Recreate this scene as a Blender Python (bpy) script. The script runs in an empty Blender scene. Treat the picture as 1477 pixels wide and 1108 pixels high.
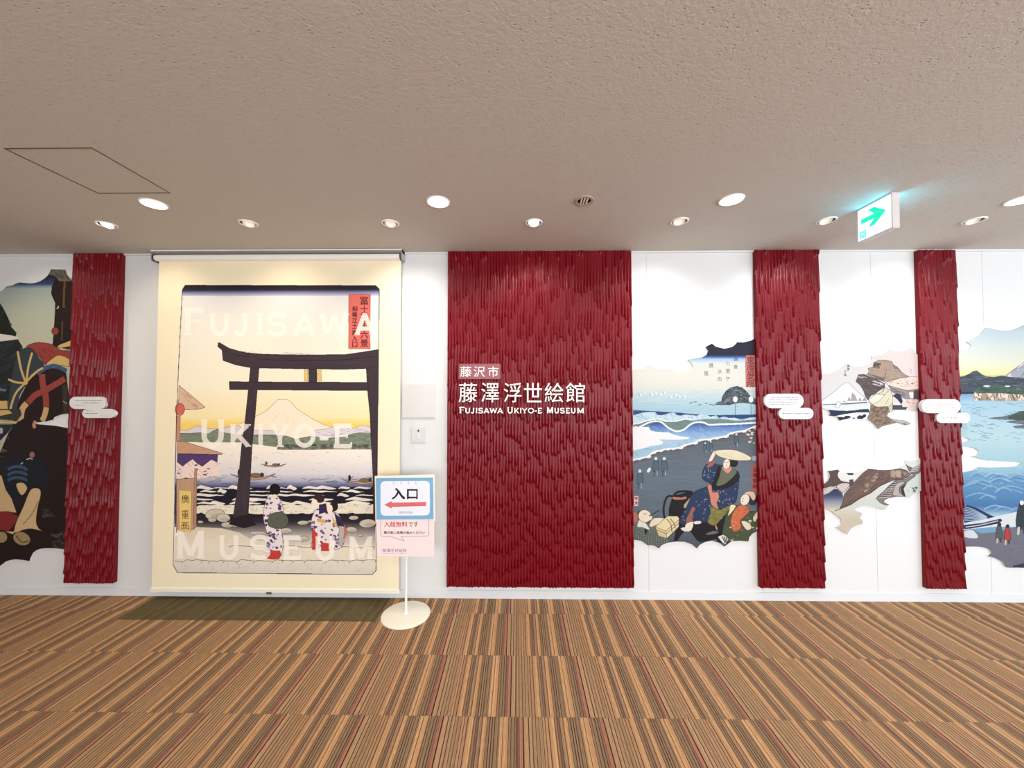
import bpy, bmesh, math, random
import numpy as np
from mathutils import Vector, Matrix

# ---------------------------------------------------------------- camera, world, lights, exposure
S = bpy.context.scene
COL = S.collection
FPX, PPX, PPY = 545.0, 738.5, 554.0
D, EYE, H = 3.043, 1.63, 2.776           # distance to wall, eye height, ceiling height
YAW, PITCH = math.radians(0.80), math.radians(1.40)
cam = bpy.data.objects.new('camera', bpy.data.cameras.new('camera'))
COL.objects.link(cam); S.camera = cam
cam.location = (0, -D, EYE)
cam.rotation_euler = (math.radians(90) + PITCH, 0, YAW)
cam.data.sensor_width = 36; cam.data.lens = 36 * FPX / 1477; cam.data.clip_start = 0.02
RM = np.array(cam.rotation_euler.to_matrix())
def _dir(px, py): return RM @ np.array([(px - PPX) / FPX, -(py - PPY) / FPX, -1.0])
_R = RM.tolist()
def at_y(px, py, y=0.0):
    u, v = (px - PPX) / FPX, -(py - PPY) / FPX
    dx, dy, dz = (r[0] * u + r[1] * v - r[2] for r in _R); t = (y + D) / dy; return Vector((dx * t, y, EYE + dz * t))
def at_z(px, py, z=0.0):
    d = _dir(px, py); t = (z - EYE) / d[2]; return Vector((d[0] * t, -D + d[1] * t, z))

W = bpy.data.worlds.new('world'); S.world = W; W.use_nodes = True
W.node_tree.nodes['Background'].inputs[0].default_value = (0.86, 0.91, 1.0, 1)
W.node_tree.nodes['Background'].inputs[1].default_value = 1.0
S.view_settings.view_transform = 'Standard'; S.view_settings.look = 'None'
S.view_settings.exposure = 0.40; S.view_settings.gamma = 1.0
S.view_settings.use_curve_mapping = False
S.cycles.max_bounces = 8; S.cycles.diffuse_bounces = 5; S.cycles.sample_clamp_indirect = 6

def area(name, loc, rot, sx, sy, power, col):
    l = bpy.data.lights.new(name, 'AREA'); l.shape = 'RECTANGLE'; l.size = sx; l.size_y = sy
    l.energy = power; l.color = col
    o = bpy.data.objects.new(name, l); o.location = loc; o.rotation_euler = rot; COL.objects.link(o); return o
def spot(name, loc, target, power, deg, col, blend=0.6, rad=0.045):
    l = bpy.data.lights.new(name, 'SPOT'); l.energy = power; l.spot_size = math.radians(deg)
    l.spot_blend = blend; l.color = col; l.shadow_soft_size = rad
    o = bpy.data.objects.new(name, l); o.location = loc
    o.rotation_euler = (Vector(target) - Vector(loc)).to_track_quat('-Z', 'Y').to_euler()
    COL.objects.link(o); return o
XL, XR, YB = -6.4, 6.4, -7.4             # side walls and the wall behind the camera
# daylight through the windows on the right and behind
area('window_daylight', (XR - 0.08, -3.6, 1.55), (0, math.radians(90), 0), 2.1, 4.6, 130, (0.72, 0.86, 1.0))
area('window_daylight', (1.6, YB + 0.08, 1.55), (math.radians(90), 0, 0), 7.6, 2.1, 265, (0.95, 0.98, 1.0))
WARM, NEUT, COOL = (1.0, 0.86, 0.66), (1.0, 0.965, 0.92), (0.94, 0.97, 1.0)
LAMP_A, LAMP_B, LAMP_FILL = 34, 14, 42
def tone(x): return WARM if x < -1.7 else (NEUT if x < 1.2 else COOL)
def level(x): return 0.55 if x < -1.7 else 1.0
A_PX = [(-188, 297), (222, 294), (632, 291), (1055, 288), (1474, 288)]
B_PX = [(-50, 326), (154, 324), (358, 322), (563, 322), (770, 321), (980, 319), (1192, 318), (1405, 318)]
A_POS = [at_z(x, y, H) for x, y in A_PX]
B_POS = [at_z(x, y, H) for x, y in B_PX]
for p in A_POS:
    spot('downlight_beam', (p.x, p.y, H - 0.012), (p.x, p.y, 0), LAMP_A * level(p.x), 150, tone(p.x), 0.9, 0.055)
for p in B_POS:
    spot('wall_washer_beam', (p.x, p.y, H - 0.024), (p.x, 0.0, H - 0.95), LAMP_B * level(p.x), 112, tone(p.x), 1.0, 0.008)
for x in (-4.4, -2.2, 0.0, 2.2, 4.4):  # unseen spots without fixtures, added behind the camera to light the floor
    for y in (-3.4, -5.6):
        spot('unseen_fill_beam', (x, y, H - 0.012), (x, y, 0), LAMP_FILL * level(x), 150, tone(x), 0.9, 0.055)

# ---------------------------------------------------------------- materials
def srgb(c):
    return tuple(((v / 255) / 12.92 if v / 255 <= 0.04045 else ((v / 255 + 0.055) / 1.055) ** 2.4) for v in c)
MATS = {}
def mat(name, rgb, rough=0.6, spec=0.4, metal=0.0, emit=0.0, bump=None, var=None, alpha=1.0):
    m = bpy.data.materials.new(name); m.use_nodes = True; nt = m.node_tree; b = nt.nodes['Principled BSDF']
    c = srgb(rgb); b.inputs['Base Color'].default_value = (*c, 1); b.inputs['Roughness'].default_value = rough
    b.inputs['Specular IOR Level'].default_value = spec; b.inputs['Metallic'].default_value = metal
    if alpha < 1: b.inputs['Alpha'].default_value = alpha
    if emit: b.inputs['Emission Color'].default_value = (*c, 1); b.inputs['Emission Strength'].default_value = emit
    geo = nt.nodes.new('ShaderNodeNewGeometry')
    sc, am = var or (9.0, 0.03)
    nz = nt.nodes.new('ShaderNodeTexNoise'); nz.inputs['Scale'].default_value = sc; nz.inputs['Detail'].default_value = 3
    nt.links.new(geo.outputs['Position'], nz.inputs['Vector'])
    mp = nt.nodes.new('ShaderNodeMapRange'); mp.inputs['To Min'].default_value = 1 - am; mp.inputs['To Max'].default_value = 1 + am
    nt.links.new(nz.outputs['Fac'], mp.inputs['Value'])
    mx = nt.nodes.new('ShaderNodeVectorMath'); mx.operation = 'SCALE'; mx.inputs[0].default_value = c
    nt.links.new(mp.outputs[0], mx.inputs['Scale']); nt.links.new(mx.outputs[0], b.inputs['Base Color'])
    if bump:
        n2 = nt.nodes.new('ShaderNodeTexNoise'); n2.inputs['Scale'].default_value = bump[0]; n2.inputs['Detail'].default_value = 5
        nt.links.new(geo.outputs['Position'], n2.inputs['Vector'])
        bp = nt.nodes.new('ShaderNodeBump'); bp.inputs['Strength'].default_value = bump[1]; bp.inputs['Distance'].default_value = bump[2]
        nt.links.new(n2.outputs['Fac'], bp.inputs['Height']); nt.links.new(bp.outputs[0], b.inputs['Normal'])
    MATS[name] = m; return m
def image_mat(name, arr, rough=0.6, spec=0.3, gain=0.9):
    """arr: (h, w, 3) sRGB 0..1, row 0 at the top; painted in this script"""
    h, w, _ = arr.shape
    im = bpy.data.images.new(name, w, h, alpha=False)
    buf = np.ones((h, w, 4), np.float32); buf[..., :3] = np.clip(arr[::-1], 0, 1)
    im.pixels.foreach_set(buf.ravel()); im.update(); im.pack()
    m = bpy.data.materials.new(name); m.use_nodes = True; nt = m.node_tree; b = nt.nodes['Principled BSDF']
    t = nt.nodes.new('ShaderNodeTexImage'); t.image = im; t.extension = 'EXTEND'
    mx = nt.nodes.new('ShaderNodeVectorMath'); mx.operation = 'SCALE'; mx.inputs['Scale'].default_value = gain
    nt.links.new(t.outputs['Color'], mx.inputs[0]); nt.links.new(mx.outputs[0], b.inputs['Base Color'])
    b.inputs['Roughness'].default_value = rough; b.inputs['Specular IOR Level'].default_value = spec
    return m

# ---------------------------------------------------------------- object helpers
def loc_of(o):
    v = Vector((0, 0, 0))
    while o is not None: v += o.location; o = o.parent
    return v
def tag(o, label=None, cat=None, group=None, kind=None):
    if label: o['label'] = label
    if cat: o['category'] = cat
    if group: o['group'] = group
    if kind: o['kind'] = kind
    return o
def link(name, me, parent=None, m=None, smooth=False):
    """me holds world coordinates; the object's origin goes to its parent's origin"""
    if m is not None and not me.materials: me.materials.append(m)
    if parent is not None:
        v = loc_of(parent); me.transform(Matrix.Translation(-v))
    if smooth: me.polygons.foreach_set('use_smooth', [True] * len(me.polygons))
    o = bpy.data.objects.new(name, me); COL.objects.link(o); o.parent = parent; return o
def empty(name, loc, label, cat, group=None):
    o = bpy.data.objects.new(name, None); o.location = loc; COL.objects.link(o); o.empty_display_size = 0.1
    return tag(o, label, cat, group)
def bm_box(bm, a, b, bevel=0.0):
    a, b = Vector(a), Vector(b)
    r = bmesh.ops.create_cube(bm, size=1, matrix=Matrix.Translation((a + b) / 2) @ Matrix.Diagonal((*[abs(v) for v in (b - a)], 1)))
    if bevel: bmesh.ops.bevel(bm, geom=list({e for v in r['verts'] for e in v.link_edges}), offset=bevel, segments=2, affect='EDGES')
def bm_me(bm, name='m'):
    bmesh.ops.recalc_face_normals(bm, faces=bm.faces)
    me = bpy.data.meshes.new(name); bm.to_mesh(me); bm.free(); return me
def box(name, a, b, m, parent=None, bevel=0.0):
    bm = bmesh.new(); bm_box(bm, a, b, bevel); return link(name, bm_me(bm, name), parent, m)
def lathe(name, prof, m, parent=None, seg=40, tilt=None, base=(0, 0, 0), smooth=True, mats=None):
    """profile of (radius, z) turned about z, then tilted about the base point and moved there"""
    bm = bmesh.new(); rings = []
    for r, z in prof:
        if r < 1e-6: rings.append([bm.verts.new((0, 0, z))])
        else: rings.append([bm.verts.new((r * math.cos(2 * math.pi * k / seg), r * math.sin(2 * math.pi * k / seg), z)) for k in range(seg)])
    for a, b in zip(rings, rings[1:]):
        for k in range(seg):
            q = [a[k % len(a)], a[(k + 1) % len(a)], b[(k + 1) % len(b)], b[k % len(b)]]
            q = list(dict.fromkeys(q))
            if len(q) > 2:
                try: bm.faces.new(q)
                except ValueError: pass
    M = Matrix.Translation(base)
    if tilt is not None: M = M @ tilt
    bmesh.ops.transform(bm, matrix=M, verts=bm.verts)
    me = bm_me(bm, name); o = link(name, me, parent, m, smooth)
    if smooth:
        me.set_sharp_from_angle(angle=math.radians(35))
    return o
def prism(name, pts, y0, y1, m, parent=None, uvbox=None, side=None):
    """outline of (x, z) points extruded from y0 (front, towards the room) to y1 (back)"""
    n = len(pts)
    ar = sum(pts[i][0] * pts[(i + 1) % n][1] - pts[(i + 1) % n][0] * pts[i][1] for i in range(n))
    if ar < 0: pts = pts[::-1]
    bm = bmesh.new()
    f = [bm.verts.new((x, y0, z)) for x, z in pts]; b = [bm.verts.new((x, y1, z)) for x, z in pts]
    bm.faces.new(f); bm.faces.new(b[::-1])
    for i in range(n):
        fc = bm.faces.new((f[i], b[i], b[(i + 1) % n], f[(i + 1) % n]))
        if side: fc.material_index = 1
    bm.normal_update()
    bmesh.ops.triangulate(bm, faces=[x for x in bm.faces if len(x.verts) > 4])
    if uvbox:
        x0, z0, x1, z1 = uvbox; uv = bm.loops.layers.uv.new('UVMap')
        for fc in bm.faces:
            for l in fc.loops: l[uv].uv = ((l.vert.co.x - x0) / (x1 - x0), (l.vert.co.z - z0) / (z1 - z0))
    bmesh.ops.recalc_face_normals(bm, faces=bm.faces)
    me = bpy.data.meshes.new(name); bm.to_mesh(me); bm.free(); me.materials.append(m)
    if side: me.materials.append(side)
    return link(name, me, parent)
def smooth_path(pts, n=5, closed=True):
    out = []; N = len(pts)
    for i in range(N if closed else N - 1):
        g = (lambda k: pts[k % N]) if closed else (lambda k: pts[min(max(k, 0), N - 1)])
        p0, p1, p2, p3 = g(i - 1), g(i), g(i + 1), g(i + 2)
        for k in range(n):
            t = k / n
            out.append(tuple(0.5 * (2 * p1[j] + (p2[j] - p0[j]) * t + (2 * p0[j] - 5 * p1[j] + 4 * p2[j] - p3[j]) * t * t + (3 * p1[j] - p0[j] - 3 * p2[j] + p3[j]) * t ** 3) for j in (0, 1)))
    if not closed: out.append(pts[-1])
    return out
def scallop(pts, sag=0.18, n=6):
    """pts: cusps (x, y, s) in photo pixels; the edge from each cusp to the next bows by s (share of its length, + = to the right of travel)"""
    out = []; N = len(pts)
    for i in range(N):
        x0, y0, s = pts[i]; x1, y1 = pts[(i + 1) % N][:2]
        dx, dy = x1 - x0, y1 - y0
        if s == 0: out.append((x0, y0)); continue
        for k in range(n):
            t = k / n; w = 4 * t * (1 - t) * s
            out.append((x0 + dx * t - dy * w, y0 + dy * t + dx * w))
    return out

# ---------------------------------------------------------------- lettering
_tc = {}
def text_mesh(body, deep=0.0):
    k = (body, deep)
    if k not in _tc:
        c = bpy.data.curves.new('t', 'FONT'); c.body = body; c.extrude = deep; c.resolution_u = 3
        o = bpy.data.objects.new('t', c); COL.objects.link(o)
        bpy.context.view_layer.update()
        me = bpy.data.meshes.new_from_object(o.evaluated_get(bpy.context.evaluated_depsgraph_get()))
        me.calc_loop_triangles()
        if deep: bpy.data.objects.remove(o); _tc[k] = me; return me
        v = np.array([p.co[:2] for p in me.vertices]); t = np.array([list(q.vertices) for q in me.loop_triangles])
        bpy.data.objects.remove(o); _tc[k] = (v, t)
    return _tc[k]
def arc(cx, cy, rx, ry, a0, a1, n=12):
    return [(cx + rx * math.cos(math.radians(a0 + (a1 - a0) * i / n)), cy + ry * math.sin(math.radians(a0 + (a1 - a0) * i / n))) for i in range(n + 1)]
# engraved capitals with small serifs, in a unit box (stroke centre lines; y up), T = stroke share of the height
GL = {
 'F': [[(.2, .03), (.2, .97)], [(.0, .95), (.95, .95)], [(.2, .52), (.75, .52)], [(.0, .03), (.4, .03)], [(.95, .99), (.95, .82)], [(.75, .6), (.75, .44)]],
 'U': [[(.13, .97), (.13, .4)] + arc(.5, .4, .37, .36, 180, 360) + [(.87, .97)], [(.0, .97), (.28, .97)], [(.72, .97), (1, .97)]],
 'J': [[(.68, .97), (.68, .3)] + arc(.36, .3, .32, .26, 0, -160), [(.45, .97), (.95, .97)]],
 'I': [[(.5, .0), (.5, 1)], [(.05, .03), (.95, .03)], [(.05, .97), (.95, .97)]],
 'S': [arc(.5, .72, .4, .24, 25, 250) + arc(.5, .28, .42, .24, 70, -155), [(.88, .98), (.88, .76)], [(.08, .02), (.08, .25)]],
 'A': [[(.12, .03), (.5, .97)], [(.5, .97), (.88, .03)], [(.25, .3), (.75, .3)], [(.0, .03), (.26, .03)], [(.74, .03), (1, .03)], [(.4, .97), (.58, .97)]],
 'W': [[(.08, .97), (.28, .05)], [(.28, .05), (.5, .9)], [(.5, .9), (.72, .05)], [(.72, .05), (.92, .97)], [(.0, .97), (.2, .97)], [(.8, .97), (1, .97)]],
 'K': [[(.15, .0), (.15, 1)], [(.18, .35), (.82, .95)], [(.38, .52), (.86, .03)], [(.02, .03), (.32, .03)], [(.02, .97), (.32, .97)], [(.68, .97), (.98, .97)], [(.72, .03), (1, .03)]],
 'Y': [[(.5, .0), (.5, .45)], [(.5, .45), (.1, .97)], [(.5, .45), (.9, .97)], [(.3, .03), (.7, .03)], [(.0, .97), (.26, .97)], [(.74, .97), (1, .97)]],
 'O': [arc(.5, .5, .41, .42, 0, 360, 28)],
 'E': [[(.2, .0), (.2, 1)], [(.02, .95), (.92, .95)], [(.2, .5), (.72, .5)], [(.02, .05), (.94, .05)], [(.92, 1), (.92, .8)], [(.94, .0), (.94, .22)], [(.72, .6), (.72, .4)]],
 'M': [[(.12, .0), (.12, .97)], [(.12, .97), (.5, .1)], [(.5, .1), (.88, .97)], [(.88, .97), (.88, .0)], [(.0, .03), (.26, .03)], [(.74, .03), (1, .03)], [(.0, .97), (.14, .97)], [(.86, .97), (1, .97)]],
 '-': [[(.0, .42), (1, .42)]],
}
def quads(pl, w, thin=0.5):
    """outline quads of a polyline of width w"""
    out = []
    for i in range(len(pl) - 1):
        (x0, y0), (x1, y1) = pl[i], pl[i + 1]; l = math.hypot(x1 - x0, y1 - y0)
        if l < 1e-9: continue
        ex, ey = (x1 - x0) / l, (y1 - y0) / l; e = w * 0.12 if len(pl) > 2 else 0
        x0 -= ex * e; y0 -= ey * e; x1 += ex * e; y1 += ey * e
        nx, ny = -ey * w / 2, ex * w / 2
        out.append([(x0 + nx, y0 + ny), (x1 + nx, y1 + ny), (x1 - nx, y1 - ny), (x0 - nx, y0 - ny)])
    return out
def glyph(ch, x0, y0, x1, y1, T=0.17):
    """quads of a capital in the box (x0, y0)-(x1, y1), y1 below y0 in picture coordinates"""
    w, h = x1 - x0, y1 - y0; t = T * h; out = []
    for pl in GL[ch]:
        serif = len(pl) == 2 and math.hypot((pl[0][0] - pl[1][0]) * w, (pl[0][1] - pl[1][1]) * h) < 0.45 * h and ch not in 'I-'
        if ch == 'I' and abs(pl[0][1] - pl[1][1]) < .01: serif = True
        p2 = [(x0 + px * w, y1 - py * h) for px, py in pl]
        out += quads(p2, t * (0.38 if serif else 1.0))
    return out

# ---------------------------------------------------------------- a painter for flat prints on the wall
class Art:
    def __init__(s, x0, y0, x1, y1, y=0.0, res=450, base=(255, 255, 255), seed=1):
        """area given by photo pixels on the plane at depth y; canvas is linear in metres"""
        cs = [at_y(px, py, y) for px in (x0, x1) for py in (y0, y1)]
        s.y = y; s.X0 = min(c.x for c in cs); s.X1 = max(c.x for c in cs); s.Z0 = min(c.z for c in cs); s.Z1 = max(c.z for c in cs)
        s.w = int((s.X1 - s.X0) * res); s.h = int((s.Z1 - s.Z0) * res); s.res = res
        s.a = np.empty((s.h, s.w, 3), np.float32); s.a[:] = np.array(base) / 255.0
        s.fr = (0, 0, 1); s.rng = np.random.default_rng(seed)
        s.rows = np.arange(s.h)
        ys = np.linspace(y0 - 5, y1 + 5, 50); zz = [at_y((x0 + x1) / 2, q, y).z for q in ys]
        s.prow = np.interp((s.Z1 - (s.rows + .5) / res), zz[::-1], ys[::-1])   # photo y of every row
    def frame(s, ox=0, oy=0, k=1.0): s.fr = (ox, oy, k); return s
    def c(s, x, y):
        ox, oy, k = s.fr; p = at_y(ox + x / k, oy + y / k, s.y)
        return ((p.x - s.X0) * s.res, (s.Z1 - p.z) * s.res)
    def win(s, P, pad=1):
        P = np.asarray(P, float); x0, y0 = np.floor(P.min(0)).astype(int) - pad; x1, y1 = np.ceil(P.max(0)).astype(int) + pad
        x0, y0, x1, y1 = max(x0, 0), max(y0, 0), min(x1, s.w), min(y1, s.h)
        return (x0, y0, max(x1, x0), max(y1, y0))
    def mask(s, P, wn=None):
        """even-odd fill of a polygon inside a window; returns (window, mask)"""
        P = np.asarray(P, float); x0, y0, x1, y1 = wn = wn or s.win(P); h, w = y1 - y0, x1 - x0
        m = np.zeros((h, w + 1), np.int16)
        for i in range(len(P)):
            (xa, ya), (xb, yb) = P[i], P[(i + 1) % len(P)]
            if ya == yb: continue
            if ya > yb: xa, ya, xb, yb = xb, yb, xa, ya
            r0, r1 = max(y0, math.ceil(ya - .5)), min(y1 - 1, math.ceil(yb - .5) - 1)
            if r1 < r0: continue
            r = np.arange(r0, r1 + 1); x = xa + (r + .5 - ya) * (xb - xa) / (yb - ya)
            np.add.at(m, (r - y0, np.clip(np.ceil(x - .5) - x0, 0, w).astype(int)), 1)
        return wn, (np.cumsum(m, 1)[:, :w] & 1).astype(bool)
    def cmask(s, Q):
        """union of small convex polygons; returns (window, mask)"""
        al = [p for q in Q for p in q]
        if not al: return (0, 0, 0, 0), np.zeros((0, 0), bool)
        wn = s.win(al); X0, Y0, X1, Y1 = wn; M = np.zeros((Y1 - Y0, X1 - X0), bool)
        for q in Q:
            x0, y0, x1, y1 = s.win(q)
            if x1 <= x0 or y1 <= y0: continue
            X = np.arange(x0, x1)[None, :] + .5; Y = np.arange(y0, y1)[:, None] + .5
            pos = np.ones((y1 - y0, x1 - x0), bool); neg = pos.copy()
            for i in range(len(q)):
                (xa, ya), (xb, yb) = q[i], q[(i + 1) % len(q)]; cr = (xb - xa) * (Y - ya) - (yb - ya) * (X - xa)
                pos &= cr >= 0; neg &= cr <= 0
            M[y0 - Y0:y1 - Y0, x0 - X0:x1 - X0] |= pos | neg
        return wn, M
    def put(s, wm, col, alpha=1.0, noise=0.0):
        (x0, y0, x1, y1), m = wm
        if not m.any(): return
        col = np.array(col, np.float32) / 255; sub = s.a[y0:y1, x0:x1]; n = sub[m]
        v = col if not noise else col * (1 + noise * (s.rng.random((len(n), 1)) - .5))
        sub[m] = n * (1 - alpha) + v * alpha
    def poly(s, pts, col, alpha=1.0, smooth=0, noise=0.0, edge=None, ew=0.6):
        if smooth: pts = smooth_path(pts, smooth)
        s.put(s.mask([s.c(*p) for p in pts]), col, alpha, noise)
        if edge: s.line(list(pts) + [pts[0]], ew, edge)
    def grad(s, pts, stops, alpha=1.0, smooth=0):
        """vertical gradient; stops of (photo y, colour)"""
        if smooth: pts = smooth_path(pts, smooth)
        (x0, y0, x1, y1), m = s.mask([s.c(*p) for p in pts]); ys = [q[0] for q in stops]
        g = np.stack([np.interp(s.prow[y0:y1], ys, [q[1][k] / 255 for q in stops]) for k in range(3)], 1)
        sub = s.a[y0:y1, x0:x1]; G = np.broadcast_to(g[:, None, :], sub.shape)
        sub[m] = sub[m] * (1 - alpha) + G[m] * alpha
    def line(s, pts, w, col, alpha=1.0, smooth=0):
        if smooth: pts = smooth_path(pts, smooth, False)
        P = [s.c(*p) for p in pts]; wc = w * s.res / 179.0   # w in photo pixels
        s.put(s.cmask(quads(P, max(wc, 1.0))), col, alpha)
    def ell(s, cx, cy, rx, ry, col, rot=0, alpha=1.0, noise=0.0, edge=None):
        c_, s_ = math.cos(math.radians(rot)), math.sin(math.radians(rot))
        s.poly([(cx + rx * math.cos(t) * c_ - ry * math.sin(t) * s_, cy + rx * math.cos(t) * s_ + ry * math.sin(t) * c_) for t in np.linspace(0, 2 * math.pi, 28)[:-1]], col, alpha, 0, noise, edge)
    def caps(s, ch, x0, y0, x1, y1, col, alpha=1.0, T=0.17):
        s.put(s.cmask([[s.c(*p) for p in q] for q in glyph(ch, x0, y0, x1, y1, T)]), col, alpha)
    def text(s, body, x0, y0, x1, y1, col, fat=0, alpha=1.0):
        v, t = text_mesh(body); mn, mx = v.min(0), v.max(0)
        cc = [s.c(x0 + (p[0] - mn[0]) / (mx[0] - mn[0]) * (x1 - x0), y1 - (p[1] - mn[1]) / (mx[1] - mn[1]) * (y1 - y0)) for p in v]
        wn, m = s.cmask([[cc[k] for k in q] for q in t])
        for _ in range(fat):
            d = m.copy(); d[1:] |= m[:-1]; d[:, 1:] |= m[:, :-1]; m = d
        s.put((wn, m), col, alpha)
    def column(s, body, x, y0, size, step, col, alpha=1.0, fat=1):
        for i, ch in enumerate(body): s.text(ch, x, y0 + i * step, x + size, y0 + i * step + size, col, fat, alpha)
    def _clip(s, pts, fn):
        wn, R = s.mask([s.c(*p) for p in pts]); x0, y0, x1, y1 = wn; keep = s.a.copy(); fn()
        new = s.a[y0:y1, x0:x1].copy(); s.a = keep; sub = s.a[y0:y1, x0:x1]; sub[R] = new[R]
    def mottle(s, pts, cols, n, size, alpha=0.7, flat=0.4):
        """small irregular dabs inside a region, as in a printed rock or foliage texture"""
        P = np.array(pts); (x0, y0), (x1, y1) = P.min(0), P.max(0)
        def fn():
            for _ in range(n):
                cx, cy = s.rng.uniform(x0, x1), s.rng.uniform(y0, y1); r = size * s.rng.uniform(.4, 1.3); a0 = s.rng.uniform(0, 6)
                q = [(cx + r * s.rng.uniform(.5, 1.2) * math.cos(t + a0), cy + r * flat * s.rng.uniform(.5, 1.2) * math.sin(t + a0)) for t in np.linspace(0, 2 * math.pi, 9)[:-1]]
                s.poly(q, cols[int(s.rng.integers(len(cols)))], alpha)
        s._clip(pts, fn)
    def strokes(s, pts, col, n, length, w, ang=0, alpha=0.6, wob=0.15):
        P = np.array(pts); (x0, y0), (x1, y1) = P.min(0), P.max(0)
        def fn():
            for _ in range(n):
                cx, cy = s.rng.uniform(x0, x1), s.rng.uniform(y0, y1); L = length * s.rng.uniform(.5, 1.4); a0 = math.radians(ang) + s.rng.normal(0, wob)
                k = s.rng.uniform(-.15, .15) * L
                s.line([(cx - L / 2 * math.cos(a0), cy - L / 2 * math.sin(a0)), (cx, cy + k), (cx + L / 2 * math.cos(a0), cy + L / 2 * math.sin(a0))], w, col, alpha)
        s._clip(pts, fn)
    def grain(s, amt=0.02): s.a *= 1 + amt * (s.rng.random((s.h, s.w, 1)).astype(np.float32) - .5) * 2
    def uvbox(s): return (s.X0, s.Z0, s.X1, s.Z1)
def wpts(pts, y): return [(p.x, p.z) for p in (at_y(px, py, y) for px, py in pts)]
# ---------------------------------------------------------------- the room
M_wall = mat('wall_white', (216, 217, 217), 0.55, 0.35, var=(3, 0.01))
M_base = mat('baseboard_white', (216, 219, 222), 0.4, 0.45, var=(5, 0.01))
M_groove = mat('groove_grey', (150, 148, 146), 0.7)
M_white = mat('painted_white_metal', (238, 236, 232), 0.35, 0.5)
M_ivory = mat('ivory_enamel', (240, 234, 216), 0.35, 0.5)
M_alu = mat('brushed_aluminium', (190, 190, 192), 0.3, 0.5, 0.9, var=(60, 0.06))
M_dark = mat('black_plastic', (28, 26, 26), 0.4)
M_dim = mat('dark_reflector', (70, 60, 55), 0.4, 0.4)
M_lamp_on = mat('lit_lens', (255, 248, 232), 0.5, emit=9.0)
M_lamp_dim = mat('lens_edge_on', (255, 244, 225), 0.5, emit=0.35)

def ceiling_mat():
    m = bpy.data.materials.new('pitted_ceiling_board'); m.use_nodes = True; nt = m.node_tree; b = nt.nodes['Principled BSDF']; L = nt.links.new
    geo = nt.nodes.new('ShaderNodeNewGeometry')
    n1 = nt.nodes.new('ShaderNodeTexNoise'); n1.inputs['Scale'].default_value = 70; n1.inputs['Detail'].default_value = 4; n1.inputs['Roughness'].default_value = .7
    n2 = nt.nodes.new('ShaderNodeTexVoronoi'); n2.inputs['Scale'].default_value = 48; n2.feature = 'F1'
    mpp = nt.nodes.new('ShaderNodeMapping'); mpp.inputs['Scale'].default_value = (1, 1.7, 1)
    L(geo.outputs['Position'], n1.inputs['Vector']); L(geo.outputs['Position'], mpp.inputs['Vector']); L(mpp.outputs[0], n2.inputs['Vector'])
    r = nt.nodes.new('ShaderNodeMapRange'); r.inputs['From Min'].default_value = .05; r.inputs['From Max'].default_value = .28; L(n2.outputs['Distance'], r.inputs['Value'])
    n3 = nt.nodes.new('ShaderNodeTexNoise'); n3.inputs['Scale'].default_value = 22; L(geo.outputs['Position'], n3.inputs['Vector'])
    gt = nt.nodes.new('ShaderNodeMapRange'); gt.inputs['From Min'].default_value = .5; gt.inputs['From Max'].default_value = .6; L(n3.outputs['Fac'], gt.inputs['Value'])
    inv = nt.nodes.new('ShaderNodeMath'); inv.operation = 'SUBTRACT'; inv.inputs[0].default_value = 1; L(r.outputs[0], inv.inputs[1])
    pit = nt.nodes.new('ShaderNodeMath'); pit.operation = 'MULTIPLY'; L(inv.outputs[0], pit.inputs[0]); L(gt.outputs[0], pit.inputs[1])
    hh = nt.nodes.new('ShaderNodeMath'); hh.operation = 'SUBTRACT'; L(n1.outputs['Fac'], hh.inputs[0]); L(pit.outputs[0], hh.inputs[1])
    bp = nt.nodes.new('ShaderNodeBump'); bp.inputs['Strength'].default_value = .55; bp.inputs['Distance'].default_value = .006
    L(hh.outputs[0], bp.inputs['Height']); L(bp.outputs[0], b.inputs['Normal'])
    mx = nt.nodes.new('ShaderNodeMix'); mx.data_type = 'RGBA'; L(pit.outputs[0], mx.inputs[0])
    mx.inputs[6].default_value = (*srgb(CEIL), 1); mx.inputs[7].default_value = (*[v * .74 for v in srgb(CEIL)], 1)
    L(mx.outputs[2], b.inputs['Base Color']); b.inputs['Roughness'].default_value = .9; b.inputs['Specular IOR Level'].default_value = .15
    return m
CEIL = (198, 194, 187)
M_ceil = ceiling_mat()

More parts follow.
